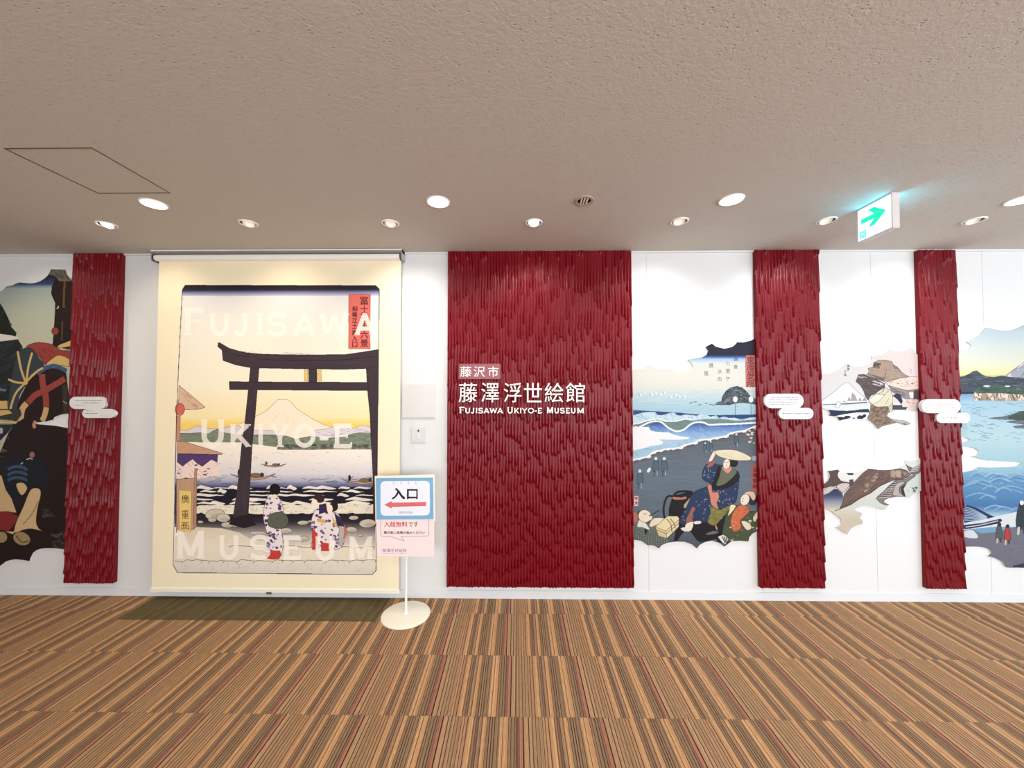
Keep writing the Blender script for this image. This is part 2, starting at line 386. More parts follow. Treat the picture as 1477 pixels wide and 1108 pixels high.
TL, TY0 = 0.445, 0.209                    # carpet tile size; first seam's distance from the wall
def carpet_mat(name, tint=(1, 1, 1), contrast=1.0):
    m = bpy.data.materials.new(name); m.use_nodes = True; nt = m.node_tree; b = nt.nodes['Principled BSDF']; L = nt.links.new
    def math_(op, a, b_=None):
        n = nt.nodes.new('ShaderNodeMath'); n.operation = op
        for i, v in enumerate((a, b_)):
            if v is None: continue
            if isinstance(v, (int, float)): n.inputs[i].default_value = v
            else: L(v, n.inputs[i])
        return n.outputs[0]
    geo = nt.nodes.new('ShaderNodeNewGeometry'); sp = nt.nodes.new('ShaderNodeSeparateXYZ'); L(geo.outputs['Position'], sp.inputs[0])
    row = math_('FLOOR', math_('DIVIDE', math_('SUBTRACT', math_('MULTIPLY', sp.outputs['Y'], -1.0), TY0), TL))
    wn = nt.nodes.new('ShaderNodeTexWhiteNoise'); wn.noise_dimensions = '1D'; L(row, wn.inputs['W'])
    u = math_('FRACT', math_('DIVIDE', math_('ADD', math_('ADD', sp.outputs['X'], 20.0), wn.outputs['Value']), 0.40))
    # fibre wobble
    mp = nt.nodes.new('ShaderNodeMapping'); mp.inputs['Scale'].default_value = (260, 26, 1); L(geo.outputs['Position'], mp.inputs['Vector'])
    nz = nt.nodes.new('ShaderNodeTexNoise'); nz.inputs['Scale'].default_value = 1; nz.inputs['Detail'].default_value = 2; L(mp.outputs[0], nz.inputs['Vector'])
    rnd = random.Random(11)
    K = dict(t=(174, 139, 104), s=(166, 128, 98), o=(193, 149, 106), l=(190, 148, 106), g=(150, 122, 94), d=(58, 38, 34), b=(100, 70, 52), r=(146, 82, 70), p=(176, 122, 98), v=(132, 104, 88))
    seq = ('o3 b1 l2 o3 b1 g2 d1 g3 d1 g2 d1 v2 r1 p3 d1 d1 t4 d1 t3 d1 t4 d1 t3 b1 t4 d1 l3 b1 s3 d1 o3 l3 b1 g2 b1 v2 b1 g2 s1 b1 o3 l2 b1 '
           'g3 d1 g2 d1 g2 b1 g3 d1 g2').split()
    ws = [int(q[1:]) * rnd.uniform(.8, 1.25) * (.75 if q[0] in 'db' else 1.0) for q in seq]; tot = sum(ws); acc = 0; stops = []
    for q, w in zip(seq, ws):
        k_ = rnd.uniform(.93, 1.06); c = srgb([v * k_ for v in K[q[0]]]); stops.append((acc / tot, c)); acc += w
    half = len(stops) // 2; cut = stops[half][0]
    def ramp(st, a, z):
        n = nt.nodes.new('ShaderNodeValToRGB'); cr = n.color_ramp; cr.interpolation = 'CONSTANT'
        v = math_('DIVIDE', math_('SUBTRACT', u, a), z - a); L(v, n.inputs[0])
        for i, (p, c) in enumerate(st):
            e = cr.elements[i] if i < 2 else cr.elements.new(min((p - a) / (z - a), .9999))
            e.position = (p - a) / (z - a); e.color = (*c, 1)
        return n.outputs[0]
    r1 = ramp(stops[:half], 0, cut); r2 = ramp(stops[half:], cut, 1)
    mx = nt.nodes.new('ShaderNodeMix'); mx.data_type = 'RGBA'; L(math_('GREATER_THAN', u, cut), mx.inputs[0]); L(r1, mx.inputs[6]); L(r2, mx.inputs[7])
    f = nt.nodes.new('ShaderNodeMapRange'); f.inputs['To Min'].default_value = .80; f.inputs['To Max'].default_value = 1.2; f.inputs['From Min'].default_value = .25; f.inputs['From Max'].default_value = .75; L(nz.outputs['Fac'], f.inputs['Value'])
    base = mx.outputs[2]
    w2 = nt.nodes.new('ShaderNodeTexWhiteNoise'); w2.noise_dimensions = '1D'
    L(math_('ADD', math_('FLOOR', math_('MULTIPLY', sp.outputs['X'], 430.0)), math_('MULTIPLY', row, 77.3)), w2.inputs['W'])
    m4 = nt.nodes.new('ShaderNodeMapRange'); m4.inputs['To Min'].default_value = .78; m4.inputs['To Max'].default_value = 1.14; L(w2.outputs['Value'], m4.inputs['Value'])
    s4 = nt.nodes.new('ShaderNodeVectorMath'); s4.operation = 'SCALE'; L(base, s4.inputs[0]); L(m4.outputs[0], s4.inputs['Scale']); base = s4.outputs[0]
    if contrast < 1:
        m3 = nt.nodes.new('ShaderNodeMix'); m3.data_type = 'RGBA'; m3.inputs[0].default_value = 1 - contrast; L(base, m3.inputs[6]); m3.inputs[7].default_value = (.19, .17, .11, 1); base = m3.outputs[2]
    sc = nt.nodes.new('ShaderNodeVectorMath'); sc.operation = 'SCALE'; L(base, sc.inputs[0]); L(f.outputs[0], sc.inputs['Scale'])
    tn = nt.nodes.new('ShaderNodeVectorMath'); tn.operation = 'MULTIPLY'; L(sc.outputs[0], tn.inputs[0]); tn.inputs[1].default_value = tint
    L(tn.outputs[0], b.inputs['Base Color']); b.inputs['Roughness'].default_value = .95; b.inputs['Specular IOR Level'].default_value = .1
    bp = nt.nodes.new('ShaderNodeBump'); bp.inputs['Strength'].default_value = .5; bp.inputs['Distance'].default_value = .003; L(nz.outputs['Fac'], bp.inputs['Height']); L(bp.outputs[0], b.inputs['Normal'])
    return m
M_carpet = carpet_mat('striped_loop_carpet')

floor = box('floor', (XL, YB, -0.12), (XR, 0.12, -0.008), M_groove); tag(floor, kind='structure')
# carpet tiles: bevelled slabs, one shared mesh; the rows that show and a little beyond are separate pieces
def tile_mesh(x0, x1, y0, y1):
    bm = bmesh.new(); bm_box(bm, (x0, y0, -0.008), (x1, y1, 0.0)); return bm_me(bm, 'carpet_tile')
tm = tile_mesh(0.0005, TL - 0.0005, 0.0005, TL - 0.0005); tm.materials.append(M_carpet)
tm.transform(Matrix.Translation((0, 0, 0)))
nx0, nx1 = math.floor(XL / TL), math.ceil(XR / TL)
cnt = 0
border = tile_mesh(0.0005, TL - 0.0005, TL - TY0 + .0005, TL); border.materials.append(M_carpet)
rest = bmesh.new()
for r in range(-1, 17):
    yy = -(TY0 + (r + 1) * TL)
    for i in range(nx0, nx1):
        xx = i * TL + (0.5 * TL if r % 2 else 0.0) * 0
        if yy < YB - .3: continue
        if abs(xx) < 4.9 and r < 8:
            # cut row against the wall
            if r == -1:
                o = bpy.data.objects.new('carpet_tile', border); o.location = (xx, -TL, 0)
            else:
                o = bpy.data.objects.new('carpet_tile', tm); o.location = (xx, yy, 0)
            COL.objects.link(o); o.parent = floor; cnt += 1
        else:
            y1_ = min(yy + TL, 0.0)
            bm_box(rest, (max(xx, XL), max(yy, YB), -0.008), (min(xx + TL, XR), y1_, 0.0))
o = link('carpet_tile', bm_me(rest, 'far_tiles'), floor, M_carpet); tag(o, kind='stuff')

# ceiling with the holes its fixtures sit in
ceil = None
def make_ceiling():
    bm = bmesh.new(); bm_box(bm, (XL, YB, H), (XR, 0.12, H + 0.06)); me = bm_me(bm, 'ceiling')
    cb = bmesh.new()
    for p in A_POS: bmesh.ops.create_cone(cb, cap_ends=True, segments=36, radius1=.064, radius2=.064, depth=.3, matrix=Matrix.Translation((p.x, p.y, H)))
    for p in B_POS: bmesh.ops.create_cone(cb, cap_ends=True, segments=36, radius1=.053, radius2=.053, depth=.3, matrix=Matrix.Translation((p.x, p.y, H)))
    for p in [GRILLE]: bmesh.ops.create_cone(cb, cap_ends=True, segments=36, radius1=.048, radius2=.048, depth=.3, matrix=Matrix.Translation((p.x, p.y, H)))
    bm_box(cb, (HX0, HY0, H - .15), (HX1, HY1, H + .15))
    a = bpy.data.objects.new('ceiling', me); c = bpy.data.objects.new('cutter', bm_me(cb)); COL.objects.link(a); COL.objects.link(c)
    md = a.modifiers.new('b', 'BOOLEAN'); md.operation = 'DIFFERENCE'; md.object = c; md.solver = 'EXACT'
    bpy.context.view_layer.update()
    m2 = bpy.data.meshes.new_from_object(a.evaluated_get(bpy.context.evaluated_depsgraph_get()))
    a.modifiers.clear(); a.data = m2; bpy.data.objects.remove(c); m2.materials.clear(); m2.materials.append(M_ceil)
    return tag(a, kind='structure')
GRILLE = at_z(842.5, 289.5, H)
h0, h1 = at_z(6.8, 213.5, H), at_z(135.5, 212.8, H); h2, h3 = at_z(139.8, 279.2, H), at_z(243.7, 278.4, H)
HX0, HX1 = (h0.x + h2.x) / 2, (h1.x + h3.x) / 2; HY0, HY1 = (h0.y + h1.y) / 2, (h2.y + h3.y) / 2
print('hatch', HX0, HX1, HY0, HY1, 'A', [tuple(round(v, 2) for v in p) for p in A_POS], 'B', [tuple(round(v, 2) for v in p) for p in B_POS])
ceil = make_ceiling()

# front wall: backing and seamed wall boards
wb = box('wall_back', (XL, 0.016, -0.1), (XR, 0.14, H + 0.06), M_groove); tag(wb, kind='structure')
seams = [at_y(px, 600).x for px in (934, 1260.5, 1423)]
sx = [XL, at_y(-205, 600).x, at_y(130, 600).x, at_y(445, 600).x, at_y(771, 600).x, seams[0], at_y(1097, 600).x, seams[1], seams[2], at_y(1586, 600).x, at_y(1749, 600).x, XR]
for a, b_ in zip(sx, sx[1:]):
    box('wall_panel', (a + .0006, 0.0, 0.0), (b_ - .0006, 0.016, H), M_wall, wb, 0.0008)
tr = box('trim_1', (XL, -0.012, H - 0.014), (XR, 0.0, H), M_wall); tag(tr, kind='structure')
BB = 0.064
bb = box('baseboard_back', (XL, -0.009, 0.0), (XR, 0.0, BB), M_base, None, 0.002); tag(bb, kind='structure')
# side walls and the window wall behind the camera
wl = box('wall_left', (XL - .12, YB, -.1), (XL, 0.14, H + .06), M_wall); tag(wl, kind='structure')
def window_wall(name, horizontal, c, spans, zlo, zhi):
    bm = bmesh.new(); lo, hi = (XL, XR) if horizontal else (YB, 0.14); cur = lo
    def seg(a, b, z0, z1):
        if horizontal: bm_box(bm, (a, c - .12, z0), (b, c, z1))
        else: bm_box(bm, (c, a, z0), (c + .12, b, z1))
    for a, b in spans:
        seg(cur, a, -.1, H + .06); seg(a, b, -.1, zlo); seg(a, b, zhi, H + .06); cur = b
    seg(cur, hi, -.1, H + .06)
    return tag(link(name, bm_me(bm, name), None, M_wall), kind='structure')
M_glass = mat('window_glass', (245, 250, 250), 0.05, alpha=0.15)
SP_R = [(-5.8, -3.7), (-3.5, -1.4)]; SP_B = [(-2.2, 0.1), (0.4, 2.7), (3.0, 5.3)]
window_wall('wall_right', False, XR, SP_R, .5, 2.6)
window_wall('wall_front', True, YB, SP_B, .5, 2.6)
wn_ = 1
for horizontal, c, spans in ((False, XR, SP_R), (True, YB, SP_B)):
    for a, b in spans:
        bm = bmesh.new(); t = .05
        for (p, q, z0, z1) in ((a, a + t, .5, 2.6), (b - t, b, .5, 2.6), (a + t, b - t, .5, .5 + t), (a + t, b - t, 2.6 - t, 2.6), ((a + b) / 2 - .02, (a + b) / 2 + .02, .5 + t, 2.6 - t)):
            if horizontal: bm_box(bm, (p, c - .09, z0), (q, c - .04, z1))
            else: bm_box(bm, (c + .04, p, z0), (c + .09, q, z1))
        w = tag(link('window_%d' % wn_, bm_me(bm), None, M_alu), kind='structure'); wn_ += 1
        for k in (0, 1):
            g0, g1 = (a + t, (a + b) / 2 - .02) if k == 0 else ((a + b) / 2 + .02, b - t)
            if horizontal: box('pane', (g0, c - .067, .5 + t), (g1, c - .063, 2.6 - t), M_glass, w)
            else: box('pane', (c + .063, g0, .5 + t), (c + .067, g1, 2.6 - t), M_glass, w)

# ---------------------------------------------------------------- carved red wall panels
M_red = mat('red_lacquered_relief', (110, 1, 18), 0.36, 0.3, var=(2.0, 0.05))
M_redside = M_red
def red_panel(xl, xr, ytop, ybot, seed, label, nmaj=None):
    """xl, xr: photo x of the face's sides at mid height; the front is a carved height field of overlapping long drops"""
    y = -0.034; X0, X1 = at_y(xl, 600, y).x, at_y(xr, 600, y).x
    xm = (xl + xr) / 2; Z1 = min(at_y(xm, ytop, y).z, H - .004); Z0 = at_y(xm, ybot, y).z
    rs = np.random.RandomState(seed); cw = 0.0243; dx = cw / 7; dz = 0.0085
    nx, nz = int((X1 - X0) / dx) + 1, int((Z1 - Z0) / dz) + 1
    xs, zs = np.linspace(X0, X1, nx), np.linspace(Z0, Z1, nz)
    X, Z = np.meshgrid(xs, zs)
    def sn(f, k): return sum(np.sin(Z * f * (1 + .6 * i) + rs.uniform(0, 6) + X * rs.uniform(-3, 3)) for i in range(k)) / k
    Xw = X + 0.004 * sn(9, 3) + 0.0015 * sn(40, 2)
    ci = np.floor((Xw - X0) / cw).astype(int); u = (Xw - X0) / cw - ci - .5
    nc = ci.max() + 3; c0 = ci.min()
    Hh = np.zeros_like(X)
    # drop ends: every column is a chain; ends drift from column to column in zig-zags
    ph = np.cumsum(rs.choice([-1, 1], nc + 4, p=[.5, .5]).repeat(1) * 0.0)
    walk = [0.0]; d = 1
    for k in range(nc + 6):
        if rs.rand() < .28: d = -d
        walk.append(walk[-1] + d * rs.uniform(.12, .28) + rs.normal(0, .05))
    for k in range(c0, ci.max() + 1):
        sel = ci == k
        if not sel.any(): continue
        zc = Z[sel]; uu = u[sel]; h = np.zeros_like(zc)
        e = Z0 - .5 + walk[(k - c0)] * .45 % .3
        while e < Z1 + .1:
            t = np.clip((e - Z0) / (Z1 - Z0), 0, 1)
            L = (0.15 + 0.27 * t) * rs.uniform(.75, 1.25)
            dd = zc - e; inside = (dd >= 0) & (dd < L + .05)
            r = cw * .55; tip = np.sqrt(np.clip(1 - np.clip(1 - dd / (r * 1.8), 0, 1) ** 2 - (uu * 2) ** 2 * np.clip(1 - dd / (r * 1.8), 0, 1), 0, 1))
            amp = (0.0175 - .005 * t) * (1 - np.clip(dd / (L + .05), 0, 1)) ** 1.7 + 0.0035
            hv = amp * tip * (1 - .85 * np.abs(uu * 2) ** 2)
            h = np.where(inside, np.maximum(h, hv), h)
            e += L
        Hh[sel] = h
    Y = y - Hh + 0.006
    # skirt back to the wall
    Xp = np.pad(X, 1, mode='edge'); Zp = np.pad(Z, 1, mode='edge'); Yp = np.pad(Y, 1, constant_values=0.0)
    n0, n1 = Xp.shape
    V = np.stack([Xp, Yp, Zp], -1).reshape(-1, 3)
    idx = np.arange(n0 * n1).reshape(n0, n1)
    F = np.stack([idx[:-1, :-1], idx[:-1, 1:], idx[1:, 1:], idx[1:, :-1]], -1).reshape(-1, 4)
    me = bpy.data.meshes.new('red_wall_panel'); me.vertices.add(len(V)); me.vertices.foreach_set('co', V.astype(np.float32).ravel())
    me.loops.add(F.size); me.loops.foreach_set('vertex_index', F.astype(np.int32).ravel())
    me.polygons.add(len(F)); me.polygons.foreach_set('loop_start', np.arange(0, F.size, 4, dtype=np.int32))
    me.update(calc_edges=True); me.validate()
    o = link('red_wall_panel', me, None, M_red, True); me.set_sharp_from_angle(angle=math.radians(70))
    return tag(o, label, 'wall panel', 'carved red panels along the wall')
rp1 = red_panel(98, 169, 363.5, 841.5, 3, 'narrow carved red panel left of the hanging scroll, darkest of the red panels')
rp2 = red_panel(645, 912.5, 360.5, 847.5, 5, 'wide carved red panel carrying the white raised museum name')
rp3 = red_panel(1093, 1185.5, 360.5, 848.5, 8, 'carved red panel between the beach mural and the small rock murals')
rp4 = red_panel(1330.5, 1386, 360.5, 849.5, 13, 'narrowest carved red panel, at the right, beside the blue bay mural')

# raised museum name on the wide panel
M_letter = mat('white_acrylic_letters', (246, 240, 236), 0.4, 0.4)
M_plate = mat('rose_acrylic_plate', (134, 58, 66), 0.35, 0.5)
LY0, LY1 = -0.064, -0.036
def raised(body, x0, y0, x1, y1, ya=LY0, yb=LY1):
    f = lambda cx, cy: (655 + cx / 7.385, 515 + cy / 7.39)
    a = at_y(*f(x0, y0), ya); b = at_y(*f(x1, y1), ya)
    me = text_mesh(body, 0.1).copy(); v = np.empty(len(me.vertices) * 3, np.float32); me.vertices.foreach_get('co', v); v = v.reshape(-1, 3)
    mn, mx = v.min(0), v.max(0); t = (v - mn) / (mx - mn)
    P = np.column_stack([a.x + t[:, 0] * (b.x - a.x), yb + t[:, 2] * (ya - yb), b.z + t[:, 1] * (a.z - b.z)]).astype(np.float32)
    me.vertices.foreach_set('co', P.ravel()); me.update(); me.materials.clear()
    link('letter', me, rp2, M_letter)
pa, pb = at_y(661.5, 524.8, -.052), at_y(721.6, 546.8, -.052)
box('name_plate', (pa.x, -.052, pb.z), (pb.x, -.036, pa.z), M_plate, rp2, .001)
for ch, a, b in (('藤', 65, 185), ('沢', 210, 328), ('市', 362, 472)): raised(ch, a, 100, b, 212, ya=-.056, yb=-.05)
for ch, a, b in (('藤', 50, 245), ('澤', 288, 478), ('浮', 528, 718), ('世', 745, 935), ('絵', 965, 1165), ('館', 1190, 1395)): raised(ch, a, 275, b, 483)
for wd, bx in (('FUJISAWA', [(55, 108), (118, 168), (182, 217), (230, 246), (258, 306), (312, 376), (376, 458), (458, 522)]),
               ('UKIYO-E', [(568, 624), (638, 692), (702, 718), (722, 780), (786, 852), (860, 882), (892, 938)]),
               ('MUSEUM', [(990, 1056), (1070, 1116), (1130, 1178), (1192, 1234), (1246, 1294), (1312, 1384)])):
    for i, (ch, (a, b)) in enumerate(zip(wd, bx)):
        bm = bmesh.new()
        for k, q in enumerate(glyph(ch, a, 535 if i == 0 else 545, b, 600, .19)):
            c = [at_y(655 + x / 7.385, 515 + y_ / 7.39, LY0) for x, y_ in q]; e = k * 1e-5
            f_ = [bm.verts.new((p.x, LY0 + e, p.z)) for p in c]; g_ = [bm.verts.new((p.x, LY1, p.z)) for p in c]
            bm.faces.new(f_); bm.faces.new(g_[::-1])
            for j in range(4): bm.faces.new((f_[j], g_[j], g_[(j + 1) % 4], f_[(j + 1) % 4]))
        link('letter', bm_me(bm, 'letter'), rp2, M_letter)
# ---------------------------------------------------------------- the hanging scroll screen with its printed seaside scene
YB_ = -0.06
def paint_scroll():
    A = Art(212, 372, 584, 860, YB_, 470, (250, 237, 205), 2)
    LINE = (70, 60, 60); INK = (40, 34, 42)
    OUT = [(263, 418), (267, 411.5), (542, 412), (547, 417), (545.3, 560), (542.3, 823), (537, 828.7), (256, 826), (249.8, 815), (254.5, 600), (258, 520)]
    A.grad(OUT, [(418, (205, 205, 222)), (428, (236, 233, 230)), (480, (242, 236, 222)), (560, (250, 240, 212)), (600, (252, 234, 184)), (618, (252, 228, 160)), (640, (250, 240, 222))])
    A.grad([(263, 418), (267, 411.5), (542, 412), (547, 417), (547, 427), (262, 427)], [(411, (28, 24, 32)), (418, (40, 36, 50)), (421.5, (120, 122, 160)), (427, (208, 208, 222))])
    # yellow horizon
    for k in range(6): A.grad([(257, 600), (545, 600), (545, 624), (257, 624)], [(600, (252, 236, 190)), (612, (250, 214, 110)), (624, (250, 210, 100))], .28)
    # mountain
    A.poly([(345, 612), (369, 600.5), (384, 593), (400.7, 576.6), (408, 576), (417, 577), (428, 589.5), (452, 605), (468, 613), (486, 618), (486, 636), (340, 636)], (251, 237, 212))
    A.line([(345, 612), (369, 600.5), (384, 593), (400.7, 576.6), (408, 576), (417, 577), (428, 589.5), (452, 605), (468, 613), (478, 616)], .5, (120, 110, 110), .8)
    A.strokes([(395, 584), (422, 584), (450, 610), (380, 610)], (222, 200, 180), 40, 4, .5, 75, .6)
    A.frame(390, 560, 7.915)
    A.poly([(470, 480), (560, 472), (640, 465), (720, 440), (800, 405), (870, 430), (950, 460), (1030, 425), (1140, 440), (1150, 640), (470, 640)], (226, 216, 220), edge=(120, 110, 120), ew=.4)
    A.strokes([(520, 480), (1140, 450), (1140, 540), (520, 560)], (150, 140, 150), 26, 60, .5, 5, .7)
    G = [(0, 535), (130, 540), (200, 548), (280, 580), (340, 570), (480, 545), (620, 580), (740, 560), (800, 562), (900, 530), (1000, 510), (1140, 508), (1155, 692), (700, 690), (560, 700), (300, 705), (150, 700), (0, 690)]
    A.poly(G, (126, 138, 120), edge=(70, 74, 66), ew=.5)
    A.mottle(G, [(96, 108, 88), (140, 150, 132), (110, 120, 100)], 160, 34, .5, .45)
    A.mottle([(0, 640), (1150, 640), (1155, 695), (0, 695)], [(60, 62, 52), (84, 84, 70)], 120, 26, .6, .5)
    A.poly([(0, 690), (1155, 690), (1155, 702), (300, 712), (0, 700)], (150, 140, 140), .6)
    A.frame(245, 600, 7.916)
    A.poly([(85, 168), (200, 162), (250, 140), (300, 115), (370, 125), (430, 150), (500, 142), (560, 150), (640, 128), (720, 115), (790, 112), (850, 160), (1240, 170), (1240, 215), (80, 215)], (224, 214, 218), edge=(110, 100, 110), ew=.4)
    G = [(85, 200), (220, 200), (340, 190), (440, 205), (500, 165), (545, 150), (590, 185), (640, 195), (720, 210), (860, 225), (960, 215), (1240, 222), (1240, 370), (1090, 350), (860, 300), (700, 300), (370, 300), (120, 292)]
    A.poly(G, (128, 138, 116), edge=(70, 74, 66), ew=.5)
    A.mottle(G, [(100, 110, 90), (142, 150, 130), (90, 98, 78)], 110, 30, .5, .4)
    A.strokes(G, (84, 88, 76), 26, 110, .45, 6, .6)
    A.poly([(600, 350), (860, 345), (1240, 372), (1240, 378), (860, 352), (600, 356)], (90, 90, 84))
    A.frame()
    # sea
    SEA = [(251, 649), (545, 648.5), (542, 760), (252, 760)]
    A.grad(SEA, [(648, (250, 240, 224)), (665, (240, 232, 224)), (684, (222, 216, 218)), (694, (176, 176, 194)), (701, (96, 100, 140)), (704, (60, 60, 92))])
    A.poly([(251, 637.5), (300, 638), (352, 639), (400, 645), (400, 652), (251, 652)], (250, 240, 224))
    A.strokes([(260, 650), (545, 650), (545, 690), (260, 690)], (170, 164, 172), 90, 5, .5, 2, .5)
    A.strokes([(260, 686), (545, 686), (545, 704), (260, 704)], (84, 88, 120), 80, 14, .9, 0, .5)
    WAV = [(280, 703), (543, 703), (541, 742), (280, 742)]
    A.poly(WAV, (30, 26, 40))
    rg = random.Random(5)
    for y, n, L in ((704, 13, 30), (709, 9, 36), (714.5, 8, 40), (720.5, 7, 44), (726, 9, 34)):
        for i in range(n):
            x = 278 + (i + rg.uniform(-.5, .5)) * 262 / n; l = min(L * rg.uniform(.35, 1.1), 543 - x); h = rg.uniform(1.0, 4.6)
            A.poly([(x, y + 1), (x + l * .3, y - h), (x + l * .6, y - h * .6), (x + l, y + rg.uniform(-1, 1)), (x + l * .7, y + h * .7), (x + l * .35, y + h * .2)], (246, 238, 226), .95, 3)
    FOAM = [(283, 731)] + [(283 + i * 8.1, 728 + rg.uniform(-2.5, 2.0)) for i in range(1, 32)] + [(541, 727), (541, 741)] + [(541 - i * 8.1, 741 + rg.uniform(-1.5, 2.5)) for i in range(1, 32)] + [(283, 741)]
    A.poly(FOAM, (238, 230, 208), 1, 2)
    A.mottle(FOAM, [(214, 204, 184), (200, 190, 176), (250, 244, 228)], 240, 2.2, .8, .5)
    # dark shore, grey sand, pale path
    A.grad([(282, 742), (541.5, 741), (541.5, 800), (280, 800)], [(742, (34, 28, 36)), (752, (44, 38, 46)), (761, (112, 104, 106)), (771, (178, 170, 164)), (788, (226, 216, 202)), (800, (234, 224, 206))])
    A.grad([(278, 760), (320, 762), (345, 768), (362, 778), (420, 786), (542, 786), (542.3, 823), (537, 828), (256, 825.5), (250, 815), (252, 775)], [(760, (222, 208, 182)), (790, (238, 226, 204)), (808, (232, 222, 204)), (828, (218, 210, 200))])
    A.mottle([(260, 764), (542, 790), (542, 826), (255, 826)], [(216, 204, 184), (240, 228, 208), (208, 198, 182)], 240, 3, .35, .4)
    for cx, cy, rx, ry in ((310, 742, 14, 8), (322, 747, 10, 6), (306, 750, 6, 3), (338, 755, 9, 5), (328, 757, 9, 4), (289, 753, 4, 2), (437, 754, 8, 3), (412, 765.5, 9, 4), (438, 777, 7, 4), (530, 755, 12, 6), (507, 764, 8, 4), (510, 747, 7, 3), (520, 772, 4, 2), (447, 752, 3, 1.5), (372, 769, 12, 3)):
        A.ell(cx, cy, rx, ry, (206, 196, 178), rg.uniform(-8, 8), 1, .1, (90, 82, 80)); A.ell(cx + rx * .2, cy + ry * .35, rx * .6, ry * .45, (176, 166, 152), 0, .7)
    for y, x0, x1 in ((809, 252, 541), (789, 330, 540)):
        x = x0; py = y
        while x < x1 - 6:
            l = rg.uniform(9, 20); ny = y + rg.uniform(-1.6, 1.6)
            A.line([(x, py), (x + l * .4, ny - 1), (x + l, ny)], .7, (96, 86, 82)); 
            if rg.random() < .6: A.line([(x + l, ny), (x + l - 2, ny + 3.5)], .6, (110, 100, 94))
            x += l; py = ny
    A.strokes([(258, 812), (540, 812), (536, 826), (258, 824)], (150, 140, 134), 80, 4, .4, -60, .5)
    # boats
    for ox, k, dr in ((365, 1.0, 1), (395, .55, 1), (522, .9, 1)):
        oy = {365: 687, 395: 671, 522: 694}[ox]; w = 33 * k
        A.poly([(ox - w, oy - 3 * k), (ox - w * .55, oy + 2.5 * k), (ox, oy + 5.2 * k), (ox + w * .55, oy + 3.5 * k), (ox + w, oy - 4 * k), (ox + w * .5, oy + 1 * k), (ox, oy + 1.6 * k), (ox - w * .6, oy)], (206, 160, 120), edge=INK, ew=.5)
        A.ell(ox + 4 * k, oy - 1 * k, 9 * k, 4 * k, (120, 106, 90), 0, 1); A.ell(ox - 20 * k, oy - 5 * k, 2.2 * k, 5 * k, INK); A.line([(ox - 24 * k, oy + 2), (ox - 14 * k, oy - 8 * k)], .6, INK)
        A.ell(ox + 13 * k, oy - 2 * k, 3 * k, 3.4 * k, (70, 60, 58))
    # huts and gate post at the left
    A.frame(245, 400, 5.037)
    A.poly([(66, 785), (255, 945), (215, 957), (62, 962)], (222, 184, 156), edge=LINE, ew=.6); A.strokes([(70, 800), (240, 945), (100, 955)], (150, 110, 90), 12, 60, .5, 40, .8)
    A.ell(72, 960, 34, 44, (214, 106, 92), edge=LINE)
    A.poly([(60, 1000), (77, 1000), (77, 1110), (56, 1110)], (206, 140, 114))
    A.frame(245, 600, 7.916)
    A.poly([(82, 0), (118, 0), (112, 290), (80, 290)], (206, 146, 120), edge=(120, 80, 66), ew=.4)
    A.poly([(84, 288), (150, 290), (600, 428), (588, 440), (84, 430)], (206, 158, 128), edge=LINE, ew=.6); A.strokes([(90, 300), (580, 430), (90, 425)], (176, 128, 100), 30, 90, .5, 12, .6)
    A.poly([(84, 432), (545, 440), (540, 530), (470, 500), (370, 578), (310, 545), (258, 495), (195, 535), (145, 578), (84, 530)], (86, 62, 110), edge=INK, ew=.5)
    P = [(84, 530), (145, 578), (195, 535), (258, 495), (310, 545), (370, 578), (470, 500), (540, 530), (575, 680), (320, 716), (140, 722), (80, 715)]
    A.poly(P, (244, 220, 208)); A.mottle(P, [(60, 44, 60), (90, 66, 80)], 16, 26, .9, .45)
    A.strokes(P, (150, 120, 110), 14, 90, .5, 60, .7)
    A.poly([(76, 722), (305, 712), (302, 1260), (275, 1290), (225, 1310), (72, 1330)], (196, 158, 130), edge=(110, 80, 66), ew=.7)
    A.strokes([(80, 730), (300, 720), (298, 1250), (80, 1320)], (166, 126, 100), 60, 120, .5, 90, .5, .04)
    A.poly([(280, 600), (306, 600), (302, 1260), (268, 1290)], (184, 140, 114), edge=(110, 80, 66), ew=.5)
    A.frame(245, 700, 7.916)
    A.poly([(105, 55), (245, 66), (236, 540), (108, 512)], (238, 206, 122), edge=(190, 150, 80), ew=.4)
    A.frame()
    for ch, y, sz in (('廣', 714, 12), ('重', 736, 12), ('画', 753, 11)): A.text(ch, 261.5, y, 261.5 + 11, y + sz, (60, 44, 34))
    # the gateway
    TC = (64, 52, 58); TE = (34, 28, 34)
    A.poly([(361, 531), (373.6, 531), (371, 563), (368, 600), (363.6, 644), (360, 712), (358, 742), (356.5, 750), (336, 746), (337.2, 740), (343, 700), (348.6, 642), (353, 611), (358, 563)], TC, edge=TE)
    A.strokes([(362, 531), (372, 531), (362, 650), (356, 740), (338, 740), (350, 640)], (92, 78, 84), 40, 40, .6, 94, .35, .03)
    A.poly([(336, 746), (357, 742), (370, 757), (352, 762), (330, 756)], (38, 32, 38))
    A.poly([(528, 531), (546, 529), (545.3, 560), (542.8, 750), (538.6, 750), (537.9, 690), (533.4, 598), (529.9, 563)], TC, edge=TE)
    A.poly([(445.3, 532), (457, 532), (457, 551), (445.3, 551)], TC, edge=TE)
    for x in (439, 458.5): A.poly([(x, 534), (x + 5, 534), (x + 5, 550), (x, 550)], (232, 196, 120), edge=(150, 110, 70), ew=.4)
    A.poly([(330.3, 550.5), (390, 551), (531, 551.5), (531.5, 563.5), (390, 562.5), (331, 562)], TC, edge=TE)
